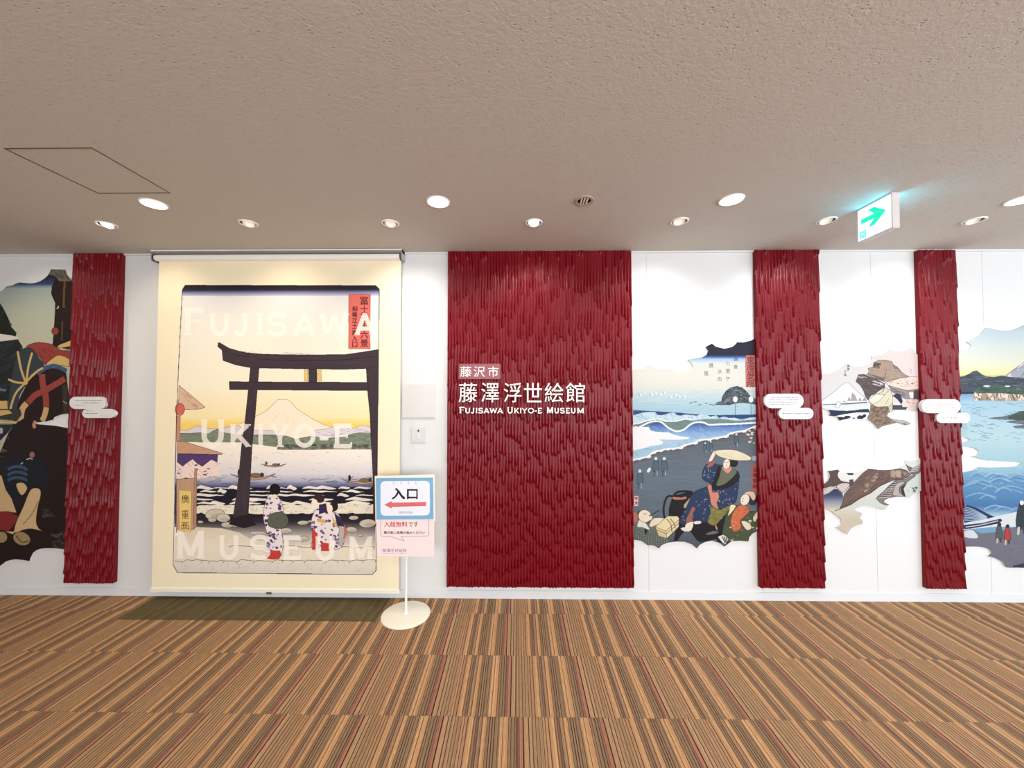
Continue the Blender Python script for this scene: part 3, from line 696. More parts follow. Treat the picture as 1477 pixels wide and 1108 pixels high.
    A.poly([(314.5, 494), (317, 494.5), (330.3, 502.3), (345, 506.5), (356, 508.8), (375, 510.6), (400, 511.4), (444, 512), (498, 511.4), (525, 507.5), (546, 504), (546, 529.5), (528, 531.7), (498, 532.8), (444, 532.4), (390, 531.2), (364, 531), (340, 526.5), (321.5, 520), (320, 505), (314, 500)], TC, edge=TE)
    A.line([(321, 505.5), (345, 513), (375, 518), (420, 520.5), (480, 520), (520, 517), (545, 513.5)], .8, TE)
    A.strokes([(330, 506), (540, 512), (540, 530), (340, 522)], (92, 78, 84), 60, 30, .5, 2, .35, .03)
    # red title cartouche
    A.poly([(502.9, 424), (534, 424.2), (533.7, 503.4), (502.6, 503)], (222, 112, 100), noise=.08, edge=(130, 80, 76), ew=.5)
    A.column('冨士三十六景', 519.6, 428.5, 11, 12.2, (100, 40, 44)); A.column('相模江之島入口', 507.6, 441.5, 7.4, 8.6, (90, 36, 40))
    # three robed figures on the path
    W_, PU, RD = (238, 226, 224), (66, 50, 92), (196, 66, 58)
    def robe(pts, n=24, sz=2.2): A.poly(pts, W_, 1, 3, 0, (80, 66, 84)); A.mottle(pts, [PU, (84, 66, 110), (120, 100, 140)], int(n * 1.8), sz * 1.15, .9, .8)
    robe([(386, 716), (392, 713), (402, 717), (409, 736), (404, 752), (408, 778), (405, 802), (384, 801), (386, 775), (380, 748), (382, 728)], 60)
    A.poly([(392, 741), (408, 739), (416, 750), (409, 762), (390, 760), (386, 752)], (92, 98, 82), 1, 3, .2, (50, 50, 44))
    A.poly([(383, 797), (404, 794), (403, 806), (386, 806)], RD, 1, 2)
    A.ell(396.5, 706, 8, 8.5, (30, 20, 26)); A.ell(396, 716, 4, 3, (244, 224, 204))
    robe([(452, 740), (458, 734), (468, 736), (478, 738), (488, 742), (494, 756), (498, 772), (492, 790), (474, 793), (450, 792), (452, 770), (448, 758)], 46)
    A.poly([(450, 762), (458, 770), (456, 792), (450, 793)], RD); A.poly([(463, 782), (474, 784), (474, 795), (463, 795)], RD); A.poly([(496, 756), (501, 770), (496, 778)], (214, 112, 100))
    A.poly([(457, 748), (470, 750), (469, 755), (458, 753)], (226, 176, 96)); A.poly([(478, 745), (484, 752), (488, 761), (483, 760)], (226, 176, 96))
    A.poly([(489, 758), (497, 764), (494, 790), (488, 786)], (186, 180, 176), edge=(110, 100, 100), ew=.5)
    A.ell(460, 719, 8, 6, (56, 36, 36), 20); A.ell(453.5, 726.5, 4.6, 6.6, (248, 232, 214)); A.poly([(460, 728), (470, 726), (472, 738), (460, 742)], (54, 42, 78))
    A.ell(481, 731, 6.5, 7, (44, 30, 34), 30); A.ell(475.5, 734, 4.2, 6.4, (248, 232, 214))
    A.poly([(482, 740), (490, 746), (496, 760), (486, 758)], (54, 42, 78)); A.mottle([(448, 750), (462, 748), (462, 764), (448, 764)], [PU], 10, 2.2, .9, .7)
    # edge line
    A.line(OUT + [OUT[0]], .9, (60, 48, 54))
    # big white capitals
    Wt = (255, 248, 236)
    for ch, a, b, c, d in (('F', 265, 294, 445.5, 483.3), ('U', 303, 330, 452, 483.5), ('J', 339, 360, 452, 483.5), ('I', 369, 380, 452, 483.3), ('S', 386, 413, 451.5, 483.8), ('A', 422, 456, 451.8, 483.3), ('W', 460, 503.5, 452, 483.3), ('A', 511, 541, 451.8, 483.3),
                           ('U', 290, 323, 605, 644), ('K', 331, 362.5, 612, 644.3), ('I', 371, 381, 612, 644.3), ('Y', 391, 417, 612.5, 644.5), ('O', 424.5, 454.5, 612, 645.3), ('-', 461, 473.5, 615, 645), ('E', 480.5, 508, 612.5, 645.3),
                           ('M', 255, 294.5, 765.5, 805), ('U', 316.5, 344, 772.4, 805.5), ('S', 361, 389, 773, 806), ('E', 408, 434.5, 774, 806.5), ('U', 455, 482.5, 774, 807.5), ('M', 503.5, 537.5, 774, 807)):
        A.caps(ch, a, c, b, d, Wt, .8, .2)
    A.grain(.015)
    return A
A = paint_scroll()
M_scroll = image_mat('scroll_print', A.a, .7, .2, .92)
scw = wpts([(229.6, 374), (579, 374), (577.5, 560), (575, 851), (218.5, 851), (224, 560)], YB_)
zt, zb = H - .075, at_y(400, 851, YB_).z
xl_, xr_ = (scw[0][0] + scw[4][0]) / 2, (scw[1][0] + scw[3][0]) / 2
sc_ = empty('hanging_scroll', ((xl_ + xr_) / 2, 0, 0.01), 'large cream roll-down screen printed with a seaside gateway and white capitals', 'hanging screen')
bm = bmesh.new(); uvl = bm.loops.layers.uv.new('UVMap'); n = 24
rng = random.Random(2); V0 = []
for j in range(n + 1):
    z = zt + (zb - zt) * j / n; row = []
    for i in range(n + 1):
        x = xl_ + (xr_ - xl_) * i / n
        row.append(bm.verts.new((x, YB_ + .0015 * math.sin(x * 5 + j * .12) * math.sin(math.pi * j / n), z)))
    V0.append(row)
for j in range(n):
    for i in range(n):
        f = bm.faces.new((V0[j][i], V0[j + 1][i], V0[j + 1][i + 1], V0[j][i + 1]))
        for l in f.loops: l[uvl].uv = ((l.vert.co.x - A.X0) / (A.X1 - A.X0), (l.vert.co.z - A.Z0) / (A.Z1 - A.Z0))
link('fabric', bm_me(bm), sc_, M_scroll, True)
box('bottom_rail', (xl_ - .008, YB_ - .007, zb - .022), (xr_ + .006, YB_ + .006, zb + .012), M_ivory, sc_, .004)
# head rail: top channel, roller tube, end brackets
ya = YB_
ra, rb = at_y(223, 360, ya).x, at_y(581.5, 360, ya).x
box('head_channel', (ra, ya - .03, H - .03), (rb, ya + .045, H - .001), M_alu, sc_, .002)
box('channel_lip', (ra, ya - .036, H - .012), (rb, ya - .03, H - .003), M_white, sc_, .001)
o = lathe('roller_tube', [(0, 0), (.026, 0), (.026, rb - ra - .03), (0, rb - ra - .03)], M_white, sc_, 32, Matrix.Rotation(math.radians(90), 4, 'Y'), (ra + .015, ya - .004, H - .058))
for x0, x1 in ((ra, ra + .012), (rb - .012, rb)): box('end_bracket', (x0, ya - .032, H - .088), (x1, ya + .045, H - .003), M_alu, sc_, .004)
for x0, x1 in ((ra + .012, ra + .02), (rb - .02, rb - .012)): lathe('end_cap', [(0, 0), (.029, 0), (.029, x1 - x0), (0, x1 - x0)], M_dark, sc_, 28, Matrix.Rotation(math.radians(90), 4, 'Y'), (x0, ya - .004, H - .058))
cx = at_y(389, 858, ya).x; box('pull_tab', (cx - .022, ya - .012, zb - .031), (cx + .022, ya - .007, zb - .012), M_alu, sc_, .002)

# ---------------------------------------------------------------- cut-out murals
M_edge = mat('board_edge_white', (226, 226, 226), .6)
MD = 0.010
def board(name, out, A, label, gain=.68):
    m = image_mat(name + '_print', A.a, .6, .25, gain)
    return tag(prism(name, wpts(out, -MD), -MD, -0.0005, m, None, A.uvbox(), M_edge), label, 'mural')
def Fr(ox, oy, k): return lambda L: [(ox + p[0] / k, oy + p[1] / k, *p[2:]) for p in L]

# beach mural
g_ = Fr(905, 350, 4.43); h_ = Fr(905, 590, 4.104)
OUT2 = [(909, 534, 0)] + scallop(g_([(30, 815, .06), (150, 778, .10), (205, 806, 0), (280, 806, .12), (385, 800, 0)]))[:-1]
OUT2 = [(909, 534)] + g_([(30, 815), (90, 806), (150, 780), (185, 800), (220, 806), (280, 806), (320, 822), (360, 825), (400, 815), (418, 795), (412, 775), (385, 747), (430, 740), (470, 736), (505, 718), (515, 692), (500, 666), (540, 645), (565, 665), (620, 678), (665, 668), (685, 655), (702, 636), (740, 638), (790, 626), (825, 606), (860, 590)]) \
    + h_([(790, 720), (765, 725), (738, 740), (722, 760), (716, 785), (660, 780), (615, 785), (575, 815), (545, 793), (500, 780), (460, 788), (428, 805), (412, 826), (385, 803), (340, 787), (290, 785), (240, 792), (205, 805), (186, 826), (165, 812), (140, 806), (120, 808), (105, 795), (80, 780), (40, 775), (0, 770)])
OUT2 = [tuple(p[:2]) for p in OUT2]
def paint_beach():
    A = Art(903, 478, 1104, 796, -MD, 470, (246, 244, 236), 4)
    ALL = [(900, 470), (1110, 470), (1110, 800), (900, 800)]
    A.grad(ALL, [(512, (30, 32, 54)), (514.5, (60, 84, 150)), (518, (168, 200, 232)), (524, (226, 228, 222)), (545, (234, 231, 220)), (560, (226, 228, 218)), (570, (204, 224, 228)), (590, (176, 210, 224)), (608, (180, 212, 226))])
    A.strokes([(910, 562), (1100, 562), (1100, 600), (910, 600)], (150, 190, 208), 160, 16, .5, 0, .35, .03)
    A.frame(908, 560, 7.69)
    Isl = [(1010, 180), (1030, 90), (1070, 30), (1120, -5), (1190, -22), (1250, -5), (1310, 50), (1340, 95), (1400, 120), (1440, 160), (1450, 200), (1380, 175), (1260, 160), (1180, 165), (1100, 185)]
    A.poly(Isl, (72, 80, 88), edge=(40, 44, 52)); A.strokes(Isl, (140, 152, 162), 80, 60, .7, -25, .7, .5); A.strokes(Isl, (44, 50, 60), 50, 60, .8, -10, .7, .5)
    A.poly([(940, 184), (980, 150), (1030, 145), (1050, 190)], (96, 104, 112))
    for x, y in ((680, 162), (725, 152), (775, 184), (850, 166), (900, 178), (930, 186)): A.ell(x, y, 22, 4, (90, 104, 118), -8)
    for x, y in ((125, 72), (165, 50), (250, 70), (295, 52), (345, 66), (390, 48), (460, 96), (515, 76), (555, 96), (610, 90)): A.ell(x, y, 15, 15, (232, 240, 244)); A.line([(x - 16, y - 6), (x - 12, y + 14)], .8, (120, 140, 160), .8)
    for x, y in ((1172, 124), (1345, 126)): A.ell(x, y, 26, 33, (246, 250, 250)); A.line([(x, y + 30), (x + 2, y + 370)], .7, (90, 110, 120))
    # waves
    A.grad([(40, 240), (200, 250), (400, 262), (560, 272), (860, 300), (1440, 290), (1440, 400), (40, 420)], [(590, (110, 140, 190)), (594, (50, 76, 134)), (602, (40, 66, 120)), (612, (150, 190, 214))])
    cr = [(40, 300), (80, 288), (150, 270), (220, 262), (280, 262), (310, 296), (350, 300), (400, 290), (440, 275), (500, 270), (525, 298), (570, 305), (620, 290), (690, 296), (740, 306), (800, 286), (860, 300), (900, 316), (960, 300), (990, 330), (1050, 312), (1100, 330), (1160, 326), (1240, 348), (1330, 326), (1440, 318)]
    A.poly(cr + [(1440, 400), (40, 470)], (206, 230, 242)); A.strokes(cr + [(1440, 370), (40, 400)], (136, 176, 208), 110, 60, .7, 50, .7, .3)
    gr = [(40, 400), (110, 392), (190, 366), (300, 346), (400, 372), (520, 372), (620, 348), (700, 358), (860, 340), (1000, 338), (1180, 360), (1440, 345), (1440, 420), (1200, 440), (560, 490), (40, 440)]
    A.poly(gr, (112, 138, 134), .95, 0, .1); A.strokes(gr, (84, 112, 112), 60, 110, .6, 2, .5)
    A.line([(40, 398), (110, 388), (190, 360), (240, 348), (330, 340), (400, 366), (520, 366), (620, 340), (690, 352)], 1.6, (250, 250, 248))
    blue = [(110, 430), (200, 396), (240, 392), (310, 376), (370, 400), (430, 450), (520, 485), (600, 470), (660, 430), (720, 392), (780, 386), (850, 400), (940, 412), (1060, 408), (1180, 408), (1340, 400), (1430, 395), (1430, 430), (1360, 452), (1180, 486), (1060, 520), (900, 545), (760, 570), (600, 630), (480, 655), (280, 692), (200, 740), (40, 800), (40, 440)]
    A.grad(blue, [(609, (52, 74, 140)), (616, (96, 134, 196)), (624, (140, 178, 222)), (636, (180, 208, 234)), (650, (168, 206, 224))])
    A.strokes(blue, (84, 120, 180), 90, 90, .6, 40, .5, .5); A.strokes(blue, (214, 232, 244), 70, 80, .6, 30, .5, .5)
    A.line([(110, 432), (180, 396), (250, 368), (320, 366), (360, 380), (400, 414), (450, 452), (520, 478), (600, 460), (650, 420), (700, 388), (760, 376), (830, 382), (880, 406), (1000, 400), (1150, 396), (1320, 388), (1430, 380)], 2.4, (252, 252, 250), 1, 2)
    W_ = [(36, 440), (120, 432), (210, 430), (240, 470), (330, 486), (430, 488), (480, 510), (560, 532), (660, 545), (640, 562), (520, 572), (400, 570), (330, 568), (370, 596), (350, 622), (240, 640), (180, 660), (100, 676), (36, 672)]
    A.poly(W_, (250, 250, 252), 1, 3)
    sh = [(40, 800), (100, 780), (200, 760), (260, 712), (340, 690), (420, 672), (480, 668), (560, 660), (600, 632), (720, 608), (770, 575), (880, 568), (960, 552), (1060, 535), (1130, 495), (1260, 475), (1370, 430), (1440, 400)]
    A.frame(); bs = [(908 + x / 7.69, 560 + y / 7.69) for x, y in sh]
    BE = bs + [(1110, 800), (900, 800), (905, 668)]
    A.grad(BE, [(612, (92, 78, 86)), (640, (100, 108, 118)), (690, (104, 118, 132)), (740, (98, 110, 122)), (770, (86, 96, 108)), (790, (78, 84, 94))])
    for i in range(6): A.line([(x, y + .7 + i * .9) for x, y in bs], 1.5, (94, 66, 78), .34 - i * .05)
    A.strokes(BE, (128, 140, 150), 260, 26, .5, 0, .28, .03); A.strokes(BE, (74, 84, 96), 260, 26, .5, 0, .28, .03)
    A.line(bs, 2.2, (252, 252, 250), 1, 2)
    for x, y in bs[1:-1]: A.ell(x + 2, y + .4, 3.4, 1.5, (250, 250, 250), -20)
    # small far figures
    for x, y, k in ((923, 690, 1.3), (946, 672, 1.3), (958, 672, 1.3), (1017, 645, .7), (1025, 643, .7), (1062, 634, .9)):
        A.ell(x, y - 8 * k, 1.6 * k, 2 * k, (226, 234, 238)); A.poly([(x - 2.6 * k, y - 5 * k), (x + 2.6 * k, y - 5 * k), (x + 3.4 * k, y + 5 * k), (x - 3 * k, y + 6 * k)], (84, 104, 122), 1, 2, 0, (40, 50, 60))
        A.line([(x - 1.4 * k, y + 5 * k), (x - 2 * k, y + 12 * k)], .8 * k, (50, 60, 72)); A.line([(x + 1.2 * k, y + 5 * k), (x + 1.6 * k, y + 11 * k)], .8 * k, (180, 190, 196))
    A.ell(936, 678, 2.2, 4, (236, 242, 244), 30)
    A.mottle([(1074, 620), (1096, 616), (1096, 640), (1080, 640)], [(226, 206, 190), (150, 80, 72), (240, 236, 226), (80, 90, 100)], 60, 2.2, .9, .7)
    # titles
    A.poly([(1075.3, 512.5), (1088.8, 512.5), (1089.3, 557.5), (1075.6, 557.5)], (206, 122, 112), noise=.1, edge=(120, 80, 80), ew=.5)
    A.column('東海道名所', 1077, 513.6, 10.4, 8.7, (120, 52, 56))
    for s_, x, y in (('鎌倉', 1058, 514.8), ('七里ヶ', 1046.5, 521), ('浜の', 1034.5, 533), ('風', 1022, 524), ('景', 1015, 535.5)):
        A.column(s_, x, y, 6.2 if s_ not in '風景' else 6.8, 11, (74, 78, 84), .9, 0)
    A.frame(908, 640, 6.92); A.poly([(44, 520), (90, 520), (88, 624), (44, 622)], (232, 216, 206), edge=(150, 90, 86)); A.column('安政', 50, 528, 32, 46, (150, 70, 66)); A.frame()
    # rider on a dark ox, with a wide hat
    A.frame(980, 630, 6.517)
    BK = (22, 18, 24); IND = (40, 56, 92); SK = (246, 234, 214)
    A.poly([(-60, 560), (0, 540), (120, 520), (300, 620), (420, 640), (480, 780), (440, 900), (420, 990), (360, 990), (340, 960), (190, 990), (110, 900), (60, 880), (-10, 960), (-30, 1010), (-60, 1010), (-40, 880), (-90, 800), (-100, 680)], BK, 1, 3)
    A.line([(-60, 560), (-110, 560), (-140, 620), (-150, 700), (-140, 760)], 18 / 6.5, BK, 1, 4)
    A.line([(-60, 560), (-20, 520), (60, 512), (120, 520)], 20 / 6.5, BK, 1, 4)
    A.poly([(-60, 565), (20, 570), (60, 560), (60, 585), (-20, 592), (-60, 585)], (196, 120, 104), 1, 2)
    A.poly([(40, 640), (110, 560), (70, 670), (40, 670)], (180, 172, 130))
    R_ = [(300, 240), (250, 262), (215, 330), (220, 400), (290, 440), (250, 470), (150, 510), (110, 560), (70, 650), (20, 740), (0, 800), (60, 840), (110, 800), (200, 800), (270, 790), (300, 680), (370, 680), (420, 655), (520, 620), (545, 520), (560, 400), (545, 330), (480, 300), (420, 270), (360, 262)]
    A.poly(R_, IND, 1, 3, 0, (16, 22, 44)); A.strokes(R_, (206, 214, 226), 150, 22, .55, 20, .8, .9)
    A.poly([(370, 268), (320, 400), (300, 480), (350, 500), (480, 470), (560, 400), (558, 340), (530, 320), (470, 400), (380, 430), (390, 330)], BK, 1, 3)
    A.poly([(400, 290), (372, 380), (345, 455), (400, 455), (470, 410), (540, 330), (495, 300), (450, 330)], (104, 110, 92), 1, 3, 0, (50, 54, 48))
    A.poly([(400, 290), (430, 330), (460, 340), (490, 300), (470, 280), (420, 280)], (226, 150, 130), 1, 2)
    A.poly([(270, 232), (300, 236), (345, 150), (328, 130), (308, 150)], SK, 1, 2, 0, (90, 70, 70)); A.poly([(262, 250), (300, 225), (330, 250), (280, 290)], (170, 96, 84), 1, 2)
    A.ell(505, 250, 42, 34, (24, 20, 28), 10)
    A.ell(442, 255, 33, 48, SK, 8, 1, 0, (90, 70, 70)); A.line([(448, 242), (468, 236)], .6, (50, 40, 44)); A.line([(424, 244), (436, 242)], .6, (50, 40, 44)); A.line([(440, 248), (436, 268), (444, 270)], .4, (150, 110, 100)); A.ell(446, 284, 6, 3.5, (200, 60, 60)); A.ell(520, 232, 30, 18, (24, 20, 28), 20)
    A.poly([(330, 140), (370, 124), (500, 122), (580, 145), (660, 185), (672, 205), (650, 222), (520, 220), (400, 195), (345, 165)], (240, 228, 198), 1, 4, 0, (120, 104, 84)); A.strokes([(350, 140), (640, 190), (640, 215), (400, 190)], (200, 186, 150), 20, 120, .5, 8, .5)
    A.ell(702, 203, 24, 24, (170, 172, 178))
    A.poly([(262, 460), (300, 455), (310, 520), (360, 520), (372, 570), (350, 620), (365, 680), (300, 640), (285, 560)], (212, 140, 118), 1, 3, 0, (120, 60, 56))
    G = [(285, 660), (330, 665), (380, 685), (450, 650), (520, 640), (545, 660), (480, 700), (420, 740), (370, 800), (320, 835), (262, 800), (290, 720)]
    A.poly(G, (128, 124, 66), 1, 3, .1, (60, 60, 36)); A.mottle(G, [(160, 154, 90), (98, 96, 50)], 50, 16, .7)
    A.poly([(120, 660), (90, 720), (60, 790), (90, 830), (130, 820), (115, 740), (150, 680)], (160, 100, 84), 1, 3)
    A.poly([(60, 820), (130, 800), (110, 880), (60, 870)], SK, 1, 2); A.poly([(10, 862), (50, 850), (110, 880), (50, 890)], (236, 230, 226), 1, 2); A.poly([(130, 800), (190, 790), (205, 812), (150, 822)], (240, 232, 220), 1, 2)
    A.poly([(340, 810), (358, 870), (350, 880), (336, 850)], (220, 150, 110)); A.poly([(240, 920), (310, 885), (370, 895), (320, 915)], (110, 116, 122), 1, 2)
    K_ = [(450, 700), (500, 680), (560, 640), (620, 700), (700, 700), (760, 740), (760, 900), (700, 920), (660, 1010), (480, 1010), (430, 1000), (400, 940), (420, 800)]
    A.poly(K_, (72, 84, 60), 1, 3, 0, (34, 40, 30)); A.mottle(K_, [(228, 224, 204), (46, 54, 40), (110, 120, 84)], 50, 15, .85, .6)
    A.poly([(480, 640), (530, 650), (480, 720), (455, 740), (470, 690)], (240, 226, 190), 1, 2)
    O_ = [(540, 660), (580, 640), (640, 660), (655, 700), (610, 750), (570, 790), (580, 850), (540, 890), (500, 880), (480, 800), (500, 720)]
    A.poly(O_, (210, 112, 74), 1, 3, 0, (120, 50, 44)); A.mottle(O_, [(232, 150, 110), (180, 80, 56)], 36, 14, .8)
    A.poly([(620, 700), (660, 640), (670, 600), (640, 690)], (186, 80, 66)); A.poly([(360, 940), (410, 920), (470, 960), (430, 1010), (400, 990)], (236, 234, 226)); 
    for k in range(4): A.line([(400 + k * 18, 935 + k * 4), (430 + k * 12, 1000)], 1.2, (24, 22, 26))
    A.ell(690, 590, 44, 56, (46, 40, 50), 20); A.ell(722, 582, 20, 26, BK)
    A.ell(614, 590, 42, 56, SK, 20, 1, 0, (90, 70, 70)); A.poly([(600, 540), (640, 515), (700, 520), (716, 570), (690, 600), (650, 545)], (232, 196, 168), 1, 3, 0, (120, 80, 70)); A.ell(592, 604, 5, 6, (190, 60, 56)); A.line([(590, 575), (604, 580)], .7, (50, 40, 44))
    A.poly([(580, 790), (640, 800), (680, 850), (640, 880), (600, 840)], (240, 222, 196), 1, 2, 0, (110, 80, 70)); A.poly([(690, 760), (740, 690), (752, 710), (710, 800)], (240, 222, 196), 1, 2)
    A.poly([(672, 280), (700, 262), (740, 260), (740, 520), (676, 510)], (184, 92, 80), .85, 0, .1); A.column('玉蘭齋画', 688, 290, 38, 52, (120, 40, 44))
    # bald man with a pipe and a box
    A.frame(908, 640, 6.92)
    Bm = [(40, 760), (90, 740), (180, 790), (240, 760), (330, 740), (300, 820), (290, 900), (400, 950), (390, 1030), (150, 1030), (40, 1000)]
    A.poly(Bm, (96, 106, 100), 1, 2, 0, (40, 44, 44))
    for k in range(14): A.line([(50 + k * 26, 740), (30 + k * 26, 1030)], .5, (176, 182, 172), .7); A.line([(40, 780 + k * 18), (400, 790 + k * 18)], .5, (60, 68, 66), .7)
    A.poly([(40, 690), (76, 700), (80, 750), (40, 800)], (200, 110, 100), 1, 2)
    A.poly([(90, 770), (130, 760), (200, 850), (170, 850), (120, 830), (80, 830)], (236, 230, 220), 1, 2); A.poly([(150, 840), (180, 860), (165, 910), (150, 890)], BK)
    A.ell(100, 705, 22, 36, (60, 56, 60)); A.ell(152, 722, 66, 62, (246, 230, 204), 30, 1, 0, (90, 70, 66)); A.ell(205, 735, 20, 26, (246, 230, 204)); A.line([(140, 700), (170, 698)], .8, (50, 40, 40)); A.line([(170, 790), (210, 780)], 1.2, (50, 44, 46))
    A.line([(196, 722), (300, 662)], 1.6, (60, 54, 56)); A.poly([(246, 728), (310, 735), (308, 742), (270, 740)], BK)
    A.poly([(200, 800), (250, 740), (340, 745), (330, 775), (220, 830)], (240, 222, 196), 1, 2)
    A.poly([(256, 830), (380, 722), (480, 722), (494, 745), (490, 830), (372, 944), (290, 920), (270, 880)], (238, 224, 176), 1, 0, 0, (110, 90, 60)); A.poly([(256, 830), (362, 872), (372, 944), (290, 920)], (220, 204, 156), edge=(110, 90, 60)); A.line([(362, 872), (490, 760)], .8, (120, 100, 66)); A.line([(262, 858), (366, 900), (492, 790)], .8, (120, 100, 66))
    for dx in (0, 34): A.line([(372 + dx, 752 - dx * .2), (412 + dx, 800), (424 + dx, 880 - dx)], 1, (96, 64, 44))
    A.frame(); A.grain(.015); return A
A = paint_beach()
board('cutout_mural', OUT2, A, 'cut-out mural of a beach with waves and a rider in a wide hat')

# two small rock murals
j_ = Fr(1180, 490, 7.916)
OUT3 = smooth_path(j_([(-20, 385), (80, 388), (160, 380), (220, 350), (270, 310), (322, 255)]), 2, False) + smooth_path(j_([(335, 272), (380, 292), (440, 304), (520, 300), (580, 278), (615, 235), (618, 180)]), 2, False) + smooth_path(j_([(628, 205), (650, 182), (700, 180), (760, 150), (812, 102)]), 2, False) \
    + smooth_path(j_([(830, 112), (880, 128), (950, 128), (1020, 112), (1075, 88)]), 2, False) + j_([(1085, 110), (1110, 150), (1150, 185), (1200, 195), (1200, 775), (1130, 785), (1030, 800), (990, 806), (860, 812), (800, 840), (790, 870), (830, 900), (880, 910), (970, 920), (1010, 925), (1065, 962), (1010, 978), (940, 958), (880, 960), (800, 972), (730, 990), (690, 1022)]) \
    + smooth_path(j_([(660, 985), (600, 930), (540, 912), (440, 905), (330, 905), (245, 925)]), 2, False) + j_([(225, 890), (190, 875), (120, 866), (138, 845), (120, 805), (60, 785), (-20, 780)])
def paint_rocks():
    A = Art(1172, 498, 1338, 624, -MD, 560, (236, 234, 232), 6)
    A.grad([(1170, 495), (1340, 495), (1340, 630), (1170, 630)], [(500, (214, 203, 199)), (540, (221, 217, 216)), (575, (226, 225, 226)), (600, (236, 240, 248))])
    A.poly([(1262, 505), (1340, 498), (1340, 548), (1290, 545)], (228, 208, 202), .6)
    A.frame(1180, 490, 7.916); ED = (84, 74, 72)
    mt = [(40, 700), (120, 640), (200, 580), (260, 525), (310, 492), (350, 494), (400, 545), (460, 600), (520, 650), (570, 690), (560, 720), (40, 740)]
    A.poly(mt, (240, 240, 242)); A.line(mt[:-2], .7, (150, 146, 150))
    for P in ([(330, 700), (350, 650), (375, 690), (385, 600), (420, 630), (450, 700)], [(455, 700), (475, 655), (500, 700)], [(500, 700), (530, 655), (560, 700)], [(270, 715), (300, 695), (320, 715)]): A.poly(P, (168, 160, 166))
    A.poly([(40, 738), (200, 732), (560, 708), (560, 722), (300, 742), (60, 745)], (110, 110, 122)); A.poly([(40, 745), (580, 735), (580, 790), (120, 800)], (226, 234, 238))
    A.poly([(215, 710), (250, 712), (262, 740), (235, 775), (195, 775)], (236, 238, 240), edge=(130, 130, 140))
    A.poly([(120, 800), (200, 808), (330, 812), (420, 806), (480, 795), (575, 790), (590, 830), (450, 830), (300, 850), (160, 880), (120, 866), (140, 845)], (26, 38, 74), 1)
    A.poly([(200, 878), (300, 850), (450, 832), (590, 835), (560, 900), (540, 915), (245, 925)], (246, 248, 250)); 
    for P in ([(200, 878), (300, 885), (310, 868), (350, 868), (380, 885), (330, 905), (245, 925)], [(440, 885), (470, 862), (505, 868), (520, 850), (550, 856), (545, 880), (500, 905), (450, 905)], [(395, 890), (415, 890), (415, 902), (395, 902)]): A.poly(P, (20, 26, 54))
    R1 = [(430, 478), (460, 400), (520, 395), (570, 410), (640, 440), (760, 500), (760, 545), (700, 580), (650, 620), (600, 640), (570, 685), (540, 650), (520, 590), (480, 520)]
    A.poly(R1, (96, 82, 82), 1, 0, .1, ED); A.strokes(R1, (60, 50, 52), 90, 80, .8, 20, .5); A.strokes([(460, 400), (760, 500), (700, 540), (450, 440)], (226, 216, 208), 26, 90, 1.2, 22, .85, .12)
    R2 = [(545, 410), (580, 370), (570, 330), (630, 310), (640, 260), (690, 235), (760, 232), (840, 250), (860, 290), (900, 310), (950, 370), (1000, 405), (1040, 425), (940, 432), (820, 470), (750, 478), (680, 450), (600, 430)]
    A.poly(R2, (168, 146, 126), 1, 0, .06, ED); A.mottle(R2, [(182, 160, 140), (150, 128, 110)], 60, 34, .6); A.strokes([(560, 380), (760, 440), (740, 475), (600, 430)], (104, 88, 82), 40, 80, 1.4, 15, .8); A.strokes([(630, 260), (720, 270), (700, 330), (620, 320)], (84, 72, 70), 22, 50, 1.6, 5, .9)
    A.line([(780, 340), (770, 400), (760, 450)], .8, (110, 90, 80)); A.line([(860, 290), (880, 330), (900, 320), (950, 375)], 1.2, (90, 76, 70))
    A.poly([(760, 490), (900, 450), (1040, 425), (1200, 420), (1200, 555), (1020, 580), (920, 560), (800, 520)], (240, 212, 200), edge=(150, 120, 112)); A.mottle([(800, 470), (1180, 440), (1180, 540), (860, 530)], [(90, 70, 68), (130, 100, 94)], 34, 13, .8)
    A.poly([(800, 525), (1020, 582), (1200, 558), (1200, 690), (1000, 680), (850, 600)], (150, 140, 138), edge=ED); A.strokes([(800, 540), (1000, 590), (1000, 660), (860, 600)], (90, 80, 82), 16, 110, .8, 14, .8)
    A.poly([(1090, 580), (1190, 575), (1190, 680), (1085, 680)], (84, 70, 70)); A.poly([(1035, 600), (1085, 600), (1085, 670), (1050, 665)], (244, 236, 228))
    A.poly([(1000, 680), (1200, 680), (1200, 775), (1030, 790)], (240, 214, 206)); A.mottle([(1000, 680), (1200, 680), (1200, 740), (1010, 740)], [(190, 166, 156), (120, 100, 96)], 30, 16, .6)
    Y1 = [(575, 690), (640, 640), (720, 600), (765, 545), (830, 580), (850, 640), (850, 815), (790, 860), (640, 800), (590, 860), (600, 740)]
    A.poly(Y1, (226, 218, 192), edge=ED, ew=.6); A.strokes(Y1, (150, 142, 116), 26, 110, .9, -50, .8)
    A.poly([(850, 640), (900, 610), (940, 630), (965, 700), (950, 740), (900, 680)], (34, 34, 66)); A.poly([(850, 745), (950, 745), (1020, 770), (1000, 800), (850, 800)], (70, 62, 72)); A.poly([(960, 710), (1000, 700), (1010, 770), (960, 770)], (232, 220, 212)); A.poly([(850, 670), (910, 690), (900, 720), (850, 720)], (240, 214, 200))
    A.poly([(570, 690), (660, 620), (760, 630), (700, 700), (620, 740)], (236, 232, 214), edge=ED, ew=.5)
    R3 = [(560, 900), (600, 800), (600, 740), (680, 770), (790, 762), (820, 820), (790, 860), (830, 900), (860, 930), (820, 970), (730, 990), (690, 1022), (650, 970)]
